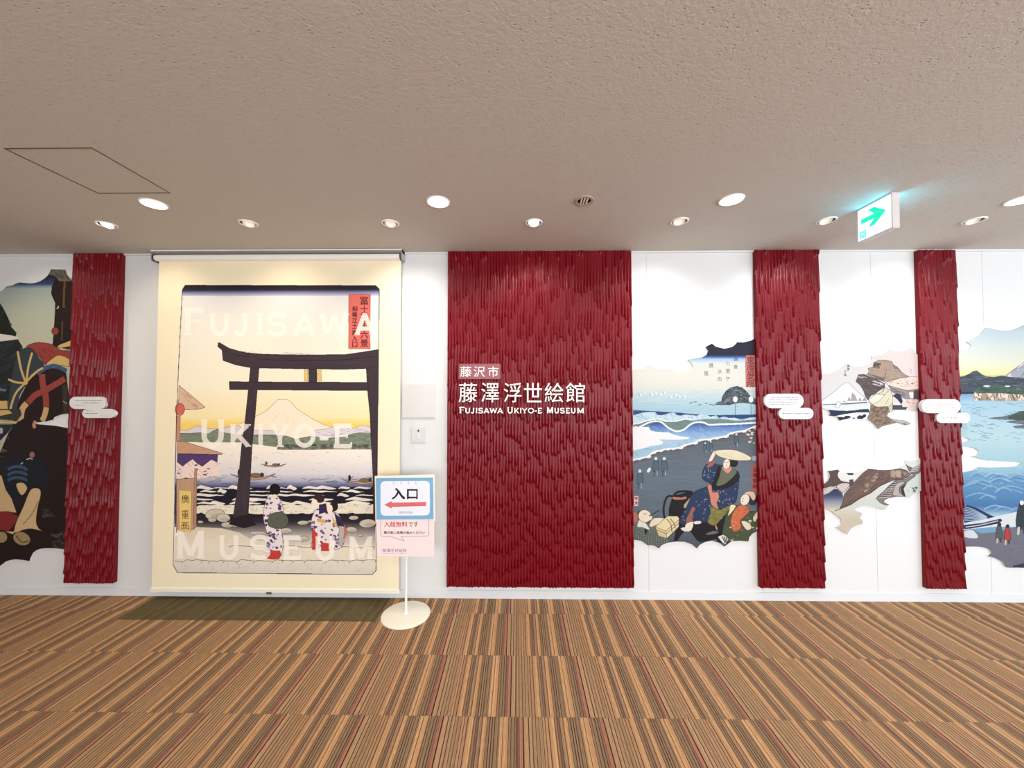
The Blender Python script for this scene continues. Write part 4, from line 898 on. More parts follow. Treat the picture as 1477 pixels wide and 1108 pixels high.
    A.poly(R3, (150, 126, 106), 1, 0, .06, ED); A.strokes(R3, (96, 78, 66), 60, 70, 1.3, -25, .7, .5); A.mottle(R3, [(176, 152, 130), (110, 90, 76)], 36, 22, .6)
    A.poly([(850, 905), (970, 920), (1065, 962), (1010, 978), (900, 945), (830, 960)], (190, 184, 176), edge=ED); A.poly([(820, 910), (900, 935), (820, 970)], (150, 126, 106)); A.poly([(950, 945), (1010, 960), (1000, 975)], (70, 90, 86))
    for s_, x, y in (('真景', 330, 285), ('江島', 296, 350)): A.column(s_, x, y, 28, 36, (90, 86, 90), .9)
    for s_, x, y in (('玉蘭', 1045, 330),): A.column(s_, x, y, 22, 30, (200, 160, 150), .7)
    A.frame(); A.grain(.015); return A
board('cutout_mural', [tuple(p[:2]) for p in OUT3], paint_rocks(), 'upper small cut-out mural of a brown rock, roofs and a pale mountain')

q_ = Fr(1180, 650, 8.525)
OUT4 = q_([(20, 420), (75, 412), (120, 375), (145, 320), (140, 280), (125, 252), (180, 244), (245, 232), (262, 255)]) + smooth_path(q_([(290, 268), (350, 274), (420, 275), (500, 268), (560, 250), (620, 222)]), 2, False) + smooth_path(q_([(700, 232), (800, 240), (920, 232), (1000, 210), (1075, 165), (1080, 125)]), 2, False) \
    + q_([(1130, 130), (1200, 118), (1240, 105), (1290, 88), (1340, 70), (1340, 490), (1280, 500), (1220, 502), (1170, 530), (1130, 578), (1060, 568), (960, 568), (870, 585), (820, 610), (810, 630), (840, 650), (878, 665), (860, 682), (815, 728)]) \
    + smooth_path(q_([(790, 722), (740, 702), (650, 685), (560, 680), (490, 700), (445, 726)]), 2, False) + q_([(480, 742), (545, 770), (530, 810), (512, 825), (550, 868), (545, 905)]) + smooth_path(q_([(500, 912), (440, 935), (395, 970), (365, 1028)]), 2, False) + q_([(310, 1000), (260, 965), (218, 945), (260, 925), (290, 895), (290, 855), (255, 815), (200, 780), (170, 745), (120, 728), (70, 722), (20, 720)])
def paint_crag():
    A = Art(1178, 656, 1342, 774, -MD, 560, (222, 214, 196), 7)
    A.frame(1180, 650, 8.525); ED = (70, 58, 56)
    A.grad([(-20, 0), (1400, 0), (1400, 1060), (-20, 1060)], [(700, (226, 230, 226)), (735, (222, 216, 200)), (750, (214, 202, 180))])
    A.poly([(700, 600), (1340, 80), (1340, 560), (860, 700), (450, 730), (280, 720)], (214, 224, 216))
    B1 = [(20, 420), (75, 412), (145, 320), (125, 252), (245, 232), (290, 300), (240, 330), (300, 380), (420, 400), (420, 440), (240, 430), (140, 440), (70, 460)]
    A.poly(B1, (92, 74, 72), 1, 0, .08, ED); A.poly([(250, 262), (340, 268), (350, 300), (440, 300), (520, 275), (480, 330), (440, 380), (400, 350), (370, 380), (330, 355), (280, 370), (240, 310)], (240, 240, 240)); A.poly([(345, 272), (435, 272), (430, 300), (370, 300)], (60, 50, 54)); A.poly([(380, 360), (430, 350), (440, 400), (420, 420), (390, 400)], (84, 70, 70))
    A.poly([(70, 480), (140, 440), (200, 445), (260, 480), (300, 540), (75, 545)], (214, 202, 192), 1, 2, 0, ED); A.poly([(220, 440), (290, 400), (385, 405), (370, 450), (300, 520), (270, 490)], (216, 204, 200), 1, 2, 0, ED)
    A.grad([(40, 560), (130, 520), (200, 470), (240, 475), (280, 510), (310, 560), (300, 640), (262, 722), (60, 722)], [(704, (40, 44, 80)), (715, (66, 74, 112)), (724, (150, 156, 170)), (734, (212, 204, 184))])
    M_ = [(262, 722), (300, 640), (320, 540), (400, 440), (470, 360), (540, 285), (620, 225), (760, 236), (920, 235), (1000, 222), (1080, 240), (1140, 290), (1100, 330), (1000, 362), (900, 370), (760, 430), (640, 520), (520, 580), (400, 660)]
    A.poly(M_, (116, 92, 84), 1, 0, .06, ED); A.strokes(M_, (82, 64, 60), 160, 90, 1.2, -35, .5, .3)
    A.mottle([(480, 440), (600, 330), (740, 250), (760, 290), (700, 370), (620, 480), (520, 550)], [(196, 168, 142), (176, 150, 126)], 44, 34, .8, .7); A.strokes([(480, 440), (740, 250), (740, 380), (520, 560)], (120, 96, 84), 40, 60, 1.2, -40, .8)
    A.strokes([(890, 240), (1020, 240), (1020, 330), (890, 330)], (190, 166, 142), 16, 80, 2.6, 70, .8); A.strokes([(1000, 250), (1140, 270), (1100, 340)], (150, 140, 134), 22, 80, 1, -30, .8)
    A.poly([(1075, 165), (1100, 190), (1160, 215), (1240, 190), (1300, 100), (1340, 90), (1340, 180), (1220, 290), (1150, 290), (1110, 240)], (124, 112, 112), edge=ED)
    for k in range(7): A.line([(1130 + k * 14, 262 - k * 22), (1230 + k * 12, 246 - k * 22)], 1, (220, 214, 210))
    S_ = [(710, 585), (760, 540), (810, 500), (850, 450), (920, 390), (980, 360), (1080, 350), (1180, 290), (1200, 310), (1100, 380), (1060, 430), (1040, 480), (1075, 570), (960, 568), (870, 582), (800, 620), (830, 650), (878, 665), (820, 668), (760, 640)]
    A.poly(S_, (136, 124, 122), 1, 0, .05, ED)
    for k in range(9): A.line([(720 + k * 26, 572 - k * 24), (880 + k * 10, 560 - k * 22)], 1.1, (70, 58, 64)); A.line([(722 + k * 26, 582 - k * 24), (880 + k * 10, 570 - k * 22)], .8, (216, 206, 204))
    A.poly([(920, 550), (930, 480), (960, 410), (1040, 380), (1060, 400), (1000, 450), (1000, 520), (1060, 560)], (196, 182, 176), 1, 2, 0, ED); A.poly([(1010, 450), (1090, 400), (1050, 470), (1075, 570), (1030, 540)], (56, 50, 52)); A.mottle([(1100, 460), (1240, 440), (1180, 560), (1110, 570)], [(60, 62, 58), (90, 96, 88)], 10, 22, .9, .8)
    A.line([(205, 742), (400, 665), (520, 585), (640, 525), (760, 435), (900, 372)], .9, ED)
    A.frame(); A.grain(.02); return A
board('cutout_mural', [tuple(p[:2]) for p in OUT4], paint_crag(), 'lower small cut-out mural of a brown crag with stone steps')

# bay mural, running out of the photo at the right (its far part continues the same bay)
r_ = Fr(1380, 460, 6.155); s_ = Fr(1380, 630, 5.54)
OUT5 = smooth_path(r_([(0, 296), (50, 286), (110, 268), (138, 242), (120, 222), (85, 206)]), 2, False) + smooth_path(r_([(140, 186), (200, 150), (240, 112), (270, 76)]), 2, False) + smooth_path(r_([(330, 92), (430, 106), (520, 96), (600, 62)]), 2, False) \
    + [(1490, 462), (1520, 458), (1560, 466), (1600, 448), (1600, 792), (1560, 800), (1520, 815), (1500, 812)] + smooth_path(s_([(600, 1050), (480, 1046), (395, 1044), (370, 1005), (310, 970), (245, 955)]), 2, False) + smooth_path(s_([(275, 930), (260, 900), (200, 882), (120, 878), (0, 884)]), 2, False) \
    + s_([(0, 288), (60, 284), (120, 272), (175, 242), (260, 246), (400, 244), (480, 238), (530, 214), (460, 200), (340, 196), (230, 188), (120, 158), (165, 148), (185, 118), (150, 92), (90, 80), (0, 78), (0, 46), (60, 46), (100, 34), (105, 20), (70, 4), (0, -4)])
def paint_bay():
    A = Art(1376, 440, 1606, 836, -MD, 450, (226, 232, 222), 8)
    ALL = [(1370, 440), (1610, 440), (1610, 840), (1370, 840)]
    A.grad(ALL, [(470, (196, 218, 232)), (500, (222, 232, 228)), (525, (238, 238, 214)), (540, (246, 238, 170)), (552, (90, 104, 120)), (566, (60, 74, 96)), (569, (130, 170, 208)), (580, (172, 208, 226)), (630, (190, 220, 226)), (670, (168, 206, 222)), (700, (120, 168, 200))])
    A.frame(1380, 460, 6.155)
    fj = [(380, 530), (440, 500), (520, 440), (600, 380), (690, 320), (720, 318), (780, 350), (900, 450), (1100, 520), (1380, 540), (1380, 580), (380, 560)]
    A.poly(fj, (170, 176, 186), edge=(90, 96, 110)); A.strokes(fj, (240, 242, 244), 60, 90, 2.2, -38, .8); A.strokes(fj, (96, 102, 116), 40, 90, 1.2, -38, .6)
    hl = [(0, 520), (60, 512), (110, 490), (150, 465), (180, 462), (215, 490), (260, 512), (330, 520), (400, 505), (480, 520), (600, 524), (1400, 515), (1400, 650), (0, 660)]
    A.poly(hl, (62, 72, 84), edge=(36, 42, 52)); A.strokes(hl, (130, 142, 152), 60, 90, .8, -4, .6, .12); A.strokes(hl, (34, 40, 52), 60, 120, 1.2, 2, .6, .1)
    A.poly([(0, 650), (150, 648), (150, 665), (0, 668)], (22, 30, 64))
    cl = [(140, 720), (155, 650), (200, 605), (260, 595), (340, 585), (420, 600), (520, 610), (640, 640), (1400, 640), (1400, 720), (380, 728)]
    A.poly(cl, (176, 150, 126)); A.strokes([(140, 725), (160, 655), (1400, 655), (1400, 725)], (240, 228, 208), 90, 54, 3, 70, .9, .25); A.strokes([(140, 725), (160, 655), (1400, 655), (1400, 725)], (110, 88, 76), 80, 50, 1.4, 75, .8, .3)
    gp = [(160, 655), (170, 620), (220, 600), (300, 588), (400, 592), (520, 608), (640, 640), (1400, 636), (1400, 664), (600, 672), (400, 660), (250, 660)]
    A.poly(gp, (62, 92, 72), 1, 2); A.mottle(gp, [(86, 118, 92), (40, 62, 52)], 70, 30, .7)
    A.ell(265, 597, 30, 7, (232, 236, 236)); A.ell(450, 598, 24, 7, (232, 236, 236))
    A.poly([(290, 882), (400, 870), (480, 852), (560, 830), (640, 820), (1400, 800), (1400, 990), (640, 975), (500, 955), (620, 940), (440, 915), (560, 898), (400, 892)], (106, 112, 116), 1, 2, 0, (60, 66, 72)); A.poly([(450, 880), (540, 830), (640, 815), (1400, 790), (1400, 900), (640, 905)], (54, 74, 66), 1, 2)
    A.strokes([(40, 720), (600, 740), (600, 1100), (60, 1100)], (96, 136, 160), 70, 60, .6, 6, .7, .15)
    A.frame()
    wv = [(1380, 684), (1400, 678), (1440, 686), (1600, 672), (1600, 760), (1380, 760)]
    A.grad(wv, [(680, (130, 180, 210)), (700, (96, 150, 192)), (730, (70, 120, 176)), (745, (180, 212, 226))])
    A.frame(1380, 630, 5.54); rg = random.Random(9)
    for i in range(26):
        x0, y0 = rg.uniform(20, 420), rg.uniform(285, 570); l = rg.uniform(120, 260)
        p = [(x0, y0 + 30), (x0 + l * .3, y0 + 4), (x0 + l * .5, y0), (x0 + l * .75, y0 + 14), (x0 + l, y0 + 34)]
        A.poly(p + [(x0 + l * .7, y0 + 34), (x0 + l * .35, y0 + 30)], (84, 138, 186), .45, 3); A.line(p, 1.3, (190, 218, 230), .5, 4); A.line([(x + 6, y + 7) for x, y in p], .8, (150, 196, 220), .4, 4); A.line([(x + 10, y + 13) for x, y in p], .7, (58, 104, 160), .45, 4)
    A.poly([(60, 560), (120, 555), (200, 590), (300, 640), (400, 650), (300, 660), (200, 664), (60, 690)], (26, 44, 92), 1, 2)
    for k in range(9): A.line([(60, 560 + k * 14), (130, 580 + k * 11), (240, 640 + k * 4)], 1.2, (190, 216, 232), .85, 3)
    A.poly([(60, 690), (200, 665), (480, 600), (620, 580), (1300, 590), (1300, 700), (300, 720), (60, 745)], (226, 232, 232), 1, 2); A.poly([(60, 705), (200, 690), (350, 655), (340, 690), (180, 722), (60, 738)], (24, 38, 76), 1, 2); A.line([(70, 722), (190, 705), (330, 672)], 1.4, (226, 234, 240), .9, 3)
    sd = [(60, 745), (110, 740), (200, 772), (320, 762), (430, 730), (620, 690), (1300, 690), (1300, 1200), (60, 1200)]
    A.poly(sd, (116, 116, 130), 1, 0, .04); A.strokes(sd, (146, 146, 158), 100, 60, .8, -20, .4); A.poly([(60, 755), (130, 748), (170, 800), (140, 812), (60, 800)], (222, 226, 232), 1, 2); A.poly([(450, 1030), (620, 990), (620, 1080), (450, 1050)], (56, 56, 66))
    for x, y, c, k in ((338, 760, (84, 92, 96), 1), (404, 775, (184, 62, 58), 1), (515, 640, (40, 54, 62), 1.6)):
        A.poly([(x - 14 * k, y - 50 * k), (x + 14 * k, y - 50 * k), (x + 26 * k, y + 50 * k), (x - 26 * k, y + 50 * k)], c, 1, 3, 0, (36, 34, 40)); A.ell(x + 2, y - 60 * k, 15 * k, 15 * k, (40, 34, 38)); A.line([(x - 12 * k, y + 50 * k), (x - 16 * k, y + 90 * k)], 2 * k, (214, 206, 204)); A.line([(x + 10 * k, y + 50 * k), (x + 16 * k, y + 85 * k)], 2 * k, (60, 60, 70))
    A.poly([(308, 700), (340, 668), (345, 690)], (44, 60, 66)); A.ell(520, 528, 17, 19, (236, 240, 240))
    A.frame(); A.grain(.015); return A
board('cutout_mural', [tuple(p[:2]) for p in OUT5], paint_bay(), 'blue cut-out mural of a bay with cliffs, running off the right edge')

# dark mural at the left edge of the photo
t_ = Fr(0, 380, 5.037); v_ = Fr(0, 590, 4.818)
OUT1 = smooth_path(t_([(-260, 300), (-200, 240), (-120, 250), (-50, 230), (0, 205), (20, 195), (45, 168)]), 2, False) + smooth_path(t_([(90, 160), (140, 138), (220, 146), (290, 130), (345, 90), (370, 42)]), 2, False) + t_([(475, 45), (485, 80), (525, 130), (560, 150)]) \
    + [(107, 560)] + [(102, 600)] + v_([(470, 32), (430, 36), (380, 55), (370, 74), (320, 86), (245, 96), (262, 106), (380, 116), (470, 132)]) + [(104, 790)] + smooth_path(v_([(450, 985), (440, 975), (360, 968), (280, 972), (230, 1000), (205, 1058)]), 2, False) + smooth_path(v_([(190, 1055), (110, 1045), (40, 1060), (0, 1090), (-40, 1060), (-150, 1050), (-250, 1090)]), 2, False)
def paint_dark():
    A = Art(-56, 384, 114, 822, -MD, 450, (186, 192, 176), 9)
    A.grad([(-60, 380), (120, 380), (120, 830), (-60, 830)], [(404, (44, 54, 84)), (411, (84, 104, 140)), (416, (168, 184, 180)), (450, (192, 198, 180)), (500, (204, 204, 180))])
    A.frame(0, 380, 5.037); BK = (34, 20, 18); GD = (226, 190, 120)
    A.poly([(180, 120), (370, 42), (475, 45), (560, 150), (560, 180), (390, 180)], (30, 32, 48))
    A.grad([(140, 138), (290, 130), (345, 90), (400, 110), (400, 175), (120, 165)], [(400, (34, 40, 62)), (410, (60, 78, 120)), (414, (150, 168, 176))])
    A.poly([(350, 80), (370, 42), (475, 45), (485, 80), (525, 130), (470, 136), (430, 132), (400, 92)], (118, 112, 100)); A.strokes([(360, 50), (480, 50), (520, 130), (400, 100)], (80, 74, 66), 26, 50, 1, 60, .8)
    A.poly([(375, 170), (400, 110), (430, 130), (560, 130), (560, 640), (380, 600), (385, 540), (395, 400), (400, 290), (370, 220)], BK)
    A.line([(468, 130), (462, 250), (462, 320)], 3.2, (112, 74, 46)); A.line([(452, 420), (448, 560)], 2.6, (96, 62, 44)); A.ell(414, 318, 12, 12, (232, 224, 200)); A.ell(408, 314, 11, 11, BK)
    A.ell(400, 492, 26, 28, (150, 66, 58), edge=BK)
    A.poly([(-260, 300), (0, 290), (20, 320), (60, 400), (80, 460), (120, 505), (110, 540), (-260, 520)], (26, 34, 24), 1, 0, .2); A.mottle([(-200, 300), (20, 320), (120, 510), (-200, 510)], [(48, 60, 38), (16, 22, 16)], 50, 30, .7)
    A.poly([(-260, 505), (0, 512), (80, 522), (140, 540), (80, 556), (0, 562), (-260, 560)], (238, 234, 222))
    T = [(-260, 565), (0, 568), (130, 552), (165, 610), (120, 700), (60, 1000), (-260, 1000)]
    A.poly(T, (28, 34, 36)); A.strokes(T, (58, 66, 68), 60, 150, 1.6, -30, .6); A.poly([(-10, 905), (50, 915), (40, 930), (-10, 925)], (110, 128, 146))
    A.poly([(190, 610), (240, 580), (300, 575), (380, 590), (440, 630), (510, 640), (510, 720), (400, 700), (330, 740), (270, 660)], (158, 66, 58), 1, 3, .08, BK); A.strokes([(220, 600), (420, 640), (330, 720)], (110, 44, 42), 20, 60, 1.2, 40, .6)
    A.poly([(410, 610), (430, 590), (470, 575), (520, 555), (520, 600), (440, 615)], GD, edge=BK); A.poly([(330, 740), (380, 690), (430, 665), (510, 700), (510, 750), (440, 740)], GD, 1, 2, 0, BK)
    N = [(60, 1080), (70, 900), (110, 700), (150, 630), (210, 612), (250, 640), (290, 700), (320, 745), (250, 800), (200, 870), (140, 960), (120, 1100)]
    A.poly(N, (54, 66, 76), 1, 2, .06, BK)
    C_ = [(110, 1108), (150, 960), (230, 830), (300, 780), (380, 760), (440, 770), (480, 800), (480, 1250), (110, 1250)]
    A.poly(C_, (38, 20, 20), 1, 2)
    A.line([(270, 800), (330, 760), (400, 745), (480, 780)], 6, (64, 96, 140), 1, 3)
    for L_ in ([(128, 640), (150, 760), (185, 865)], [(232, 650), (205, 750), (190, 865)], [(60, 842), (110, 862), (165, 868), (185, 862)], [(70, 1075), (110, 950), (185, 865), (260, 790), (310, 760)]): A.line(L_, 3.2, GD, 1, 4)
    A.ell(185, 868, 16, 14, GD)
    A.line([(205, 1010), (250, 960), (320, 925), (400, 880), (465, 840)], 9, (164, 74, 62), 1, 3); A.line([(305, 810), (310, 880), (330, 960), (335, 1040)], 9, (164, 74, 62), 1, 3)
    A.line([(190, 1020), (160, 1060), (150, 1130), (140, 1180)], 9, (226, 186, 130), 1, 3); A.line([(335, 1050), (320, 1110), (290, 1160), (250, 1190)], 8, (226, 186, 130), 1, 3)
    A.poly([(450, 880), (490, 880), (490, 1120), (460, 1120)], (62, 56, 44)); A.line([(455, 1000), (485, 1020)], 1.2, (190, 180, 150))
    A.poly([(-260, 1010), (50, 995), (60, 1080), (110, 1108), (-260, 1108)], GD, 1, 0, .05, BK)
    A.frame(0, 590, 4.818)
    A.poly([(-260, 0), (140, 0), (150, 40), (120, 80), (-260, 60)], (58, 62, 56)); A.poly([(-200, 10), (60, 5), (90, 30), (0, 50), (-200, 45)], GD, edge=BK); A.poly([(-260, 78), (130, 84), (110, 104), (-260, 102)], (226, 204, 150), edge=BK)
    B_ = [(60, 160), (110, 100), (170, 60), (190, 0), (300, 0), (260, 60), (300, 90), (380, 110), (480, 130), (480, 1100), (-260, 1100), (-260, 300), (0, 300)]
    A.poly(B_, (36, 20, 20), 1); A.poly([(-260, 105), (100, 108), (40, 180), (0, 220), (-260, 230)], (36, 44, 56)); A.ell(8, 150, 12, 22, (190, 196, 190)); A.strokes([(-60, 180), (60, 200), (40, 330), (-60, 340)], (170, 160, 130), 12, 40, 1.2, 30, .8)
    A.line([(245, 85), (235, 110), (240, 130)], 5, (216, 150, 120), 1, 3)
    CL = [(0, 380), (60, 360), (180, 320), (260, 330), (330, 420), (330, 560), (270, 560), (190, 560), (150, 620), (120, 700), (60, 620), (20, 480)]
    A.poly(CL, (24, 28, 38), 1, 2); A.mottle(CL, [(20, 22, 28), (34, 40, 54)], 40, 30, .6)
    for y in (400, 438, 476): A.line([(55, y + 20), (100, y), (160, y + 6), (185, y + 22)], 4.4, (62, 88, 118), 1, 3)
    A.ell(222, 318, 18, 22, (166, 120, 100)); A.line([(182, 352), (205, 342), (225, 350)], 1.4, (220, 210, 190)); A.ell(150, 378, 12, 4, (200, 200, 200), -30)
    A.poly([(112, 520), (160, 512), (188, 545), (175, 580), (150, 600), (125, 570)], (232, 196, 140), 1, 3, 0, BK)
    A.poly([(-100, 450), (10, 460), (40, 560), (80, 620), (115, 720), (0, 715), (-100, 720)], (226, 192, 142), 1, 0, .04, BK); A.poly([(-100, 715), (60, 712), (130, 745), (100, 800), (60, 850), (-100, 830)], (142, 44, 40), 1, 0, .08, BK)
    A.poly([(100, 860), (110, 790), (160, 680), (200, 580), (230, 550), (275, 556), (282, 600), (262, 680), (250, 780), (270, 830), (300, 850), (220, 832), (160, 840)], (232, 198, 148), 1, 3, 0, BK); A.line([(265, 640), (220, 730), (160, 800)], 1, (130, 90, 60), 1, 3)
    A.ell(150, 900, 62, 46, (176, 150, 104), 20, 1, .1, BK); A.line([(110, 880), (150, 925), (200, 915)], 1.4, (90, 70, 46), 1, 3); A.ell(10, 890, 40, 40, (176, 150, 104), 0, 1, .1, BK); A.poly([(30, 850), (100, 850), (90, 870)], (232, 198, 148))
    for x, y in ((335, 725), (400, 870), (410, 935)): A.strokes([(x - 45, y - 30), (x + 45, y - 30), (x + 45, y + 35), (x - 45, y + 35)], (96, 96, 84), 10, 50, 1.2, 30, .8, .8)
    A.frame(); A.grain(.02); return A
board('cutout_mural', [tuple(p[:2]) for p in OUT1], paint_dark(), 'dark cut-out mural with a black horse and figures at the left edge')
# ---------------------------------------------------------------- caption plaques
M_plaque = mat('white_caption_board', (222, 221, 222), 0.4, 0.4)
def pill(x0, y0, x1, y1, n=10):
    r = (y1 - y0) / 2; cy = (y0 + y1) / 2
    return [(x0 + r + r * math.cos(t), cy + r * math.sin(t)) for t in np.linspace(math.pi / 2, 3 * math.pi / 2, n)] + [(x1 - r + r * math.cos(t), cy + r * math.sin(t)) for t in np.linspace(-math.pi / 2, math.pi / 2, n)]
def plaque(b1, b2, lines1, lines2, bold_line, label, seed):
    yb, yf = -0.0405, -0.056
    c = at_y((b1[0] + b2[2]) / 2, b2[3], yf); e = empty('caption_plaque', (c.x, yf, c.z), label, 'plaque', 'white cloud-shaped caption plaques on the red panels')
    for bx, lines, off in ((b1, lines1, 0), (b2, lines2, 0.002)):
        A = Art(bx[0] - 1, bx[1] - 1, bx[2] + 1, bx[3] + 1, yf - off, res=900, base=(246, 245, 246), seed=seed)
        rg = random.Random(seed); hh = bx[3] - bx[1]; x0, x1 = bx[0] + hh * .32, bx[2] - hh * .32
        for i, (fy, a, b, dk) in enumerate(lines):
            x = x0 + a * (x1 - x0)
            while x < x0 + b * (x1 - x0):
                w = rg.uniform(.7, 1.9) * dk
                A.line([(x, bx[1] + fy * hh), (x + w, bx[1] + fy * hh)], rg.uniform(.45, 1.1) * dk, (84, 78, 90), .9); x += w + rg.uniform(.5, 1.3)
        m = image_mat('caption_print', A.a, .45, .4, .74)
        prism('board', wpts(pill(*bx), yf - off), yf - off, -.030, m, e, A.uvbox(), M_plaque)
plaque((100, 572.4, 152.6, 590), (118.5, 590, 164.8, 603), [(.3, .05, .98, 1), (.5, .3, .95, 1), (.68, .0, .4, .9)], [(.2, .0, .25, .7), (.5, .0, .42, 1.3), (.78, .6, 1, .7)], 1, 'white caption plaque on the darkest red panel at the left', 4)
plaque((1102.6, 568, 1159.3, 589), (1123.6, 588.5, 1173.4, 604.8), [(.27, .08, .98, 1), (.42, 0, .97, 1), (.58, 0, .95, 1), (.75, 0, .8, 1)], [(.22, .05, .5, .8), (.5, 0, 1, 1.2), (.75, .6, .97, .7)], 1, 'white caption plaque between the beach mural and the rock murals', 5)
plaque((1329.6, 576, 1385.8, 596), (1351, 595.6, 1399.4, 610.2), [(.27, .05, .98, 1), (.43, .02, .97, 1), (.6, 0, .97, 1), (.77, 0, .4, .8)], [(.22, .05, .35, .8), (.5, .03, .6, 1.1), (.8, .6, 1, .7)], 1, 'white caption plaque overhanging the bay mural at the right', 6)

# ---------------------------------------------------------------- blank plate and key switch right of the scroll
M_platew = mat('white_plastic_plate', (208, 208, 206), 0.35, 0.45)
def plate(name, x0, y0, x1, y1, d, label, cat):
    a, b = at_y(x0, y0, -d), at_y(x1, y1, -d); c = ((a.x + b.x) / 2, 0, b.z)
    e = empty(name, c, label, cat); box('cover_plate', (a.x, -d, b.z), (b.x, 0, a.z), M_platew, e, .0025); return e
plate('cover_box', 579.5, 554.5, 627.5, 602.5, .012, 'large blank square white cover plate right of the hanging scroll', 'cover plate')
sw = plate('key_switch', 593.3, 616.5, 613.8, 638.2, .008, 'small white wall switch with a round key hole below the blank plate', 'switch')
a, b = at_y(601, 625.5, -.01), at_y(605.5, 634, -.01); box('toggle', (a.x, -.0115, b.z), (b.x, -.007, a.z), mat('pale_grey_plastic', (214, 214, 218), .4), sw, .001)
kp = at_y(603.4, 621.5, -.009)
lathe('key_hole', [(0, .003), (.006, .003), (.008, 0), (.008, -.002)], M_dim, sw, 20, Matrix.Rotation(math.radians(90), 4, 'X'), (kp.x, -.0085, kp.z))

# ---------------------------------------------------------------- the entrance sign stand
YS = -0.265
base = at_z(585.5, 887, 0.0)
st = empty('sign_stand', (base.x, base.y, 0), 'white round-based pole stand holding the entrance sign', 'sign stand')
lathe('base', [(0, .012), (.165, .012), (.174, .008), (.176, .003), (.176, 0), (0, 0)], M_ivory, st, 64, None, (base.x, base.y, 0))
lathe('pole', [(0, 1.0), (.009, 1.0), (.009, .03), (.016, .022), (.018, .012), (0, .012)], M_white, st, 24, None, (base.x, base.y, 0))
YF = base.y - .012
def quad_art(corners, name):
    pass
# backing board, pink notice and blue arrow sign (each leans a little)
bq = wpts([(540.5, 687), (626.8, 684.6), (627.8, 752), (541.5, 754)], YF - .004)
prism('sign_holder', bq, YF - .004, YF + .004, M_ivory, st)
A = Art(538, 740, 632, 808, YF - .006, res=1100, base=(247, 226, 226), seed=3)
A.frame(540, 680, 8.52)
A.line([(85, 560), (78, 600), (78, 780), (95, 798), (195, 798), (370, 858), (325, 798), (650, 795), (668, 775), (668, 600), (655, 575)], .5, (130, 120, 122))
A.text('入館無料', 120, 618, 405, 682, (190, 40, 52), 1); A.text('です', 418, 622, 535, 680, (40, 34, 38), 1)
A.text('展示室に直接お進みください', 115, 735, 622, 768, (52, 46, 52), 1)
A.text('藤澤浮世絵館', 98, 952, 392, 992, (110, 106, 116)); A.text('FUJISAWA UKIYO-E MUSEUM', 98, 1003, 392, 1015, (140, 136, 146))
A.grain(.01)
tag(prism('notice_sheet', wpts([(542.8, 742), (626.3, 742), (626.5, 803.3), (543.3, 802.2)], YF - .006), YF - .006, YF - .0045, image_mat('pink_notice_print', A.a, .5, .3, .95), st, A.uvbox()), 'pink notice sheet with a speech bubble below the blue sign')
A = Art(538, 684, 632, 754, YF - .010, res=1100, base=(122, 178, 216), seed=3)
A.frame(540, 680, 8.52)
A.poly([(20, 85), (720, 78), (725, 100), (20, 108)], (120, 172, 205))
def rr(x0, y0, x1, y1, r, sk=0):
    o = []
    for cx, cy, a in ((x1 - r, y0 + r, -90), (x1 - r, y1 - r, 0), (x0 + r, y1 - r, 90), (x0 + r, y0 + r, 180)): o += arc(cx, cy, r, r, a, a + 90, 6)
    return [(x, y + sk * (x - x0)) for x, y in o]
A.poly(rr(75, 122, 680, 545, 52, -.008), (236, 240, 250))
A.text('入口', 212, 205, 528, 338, (30, 24, 34), 6)
A.poly([(122, 410), (212, 365), (212, 385), (635, 375), (635, 425), (212, 438), (212, 458)], (222, 108, 112))
for i, ch in enumerate('いりぐち'): A.text(ch, (228, 322, 408, 498)[i], 132, (248, 340, 432, 520)[i], 156, (110, 104, 116))
A.text('藤澤浮世絵館', 300, 490, 466, 520, (140, 142, 158))
A.grain(.01)
tag(prism('arrow_sign', wpts([(542.3, 690), (624.5, 689), (625.2, 749), (543, 749.5)], YF - .010), YF - .010, YF - .0045, image_mat('blue_arrow_print', A.a, .35, .4, .95), st, A.uvbox()), 'blue framed entrance sign with a red arrow pointing left')

# ---------------------------------------------------------------- thin dark olive strip on the carpet under the scroll
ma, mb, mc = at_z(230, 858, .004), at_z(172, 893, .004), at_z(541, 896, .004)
M_strip = carpet_mat('dark_olive_stripes', (.50, .50, .40), .3)
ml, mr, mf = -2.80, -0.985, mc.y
print('mat', ma, mb, mc)
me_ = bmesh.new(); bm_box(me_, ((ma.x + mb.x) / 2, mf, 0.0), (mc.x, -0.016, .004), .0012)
tag(link('dark_floor_strip', bm_me(me_), None, M_strip), 'long dark olive mat lying on the carpet under the hanging scroll', 'mat')

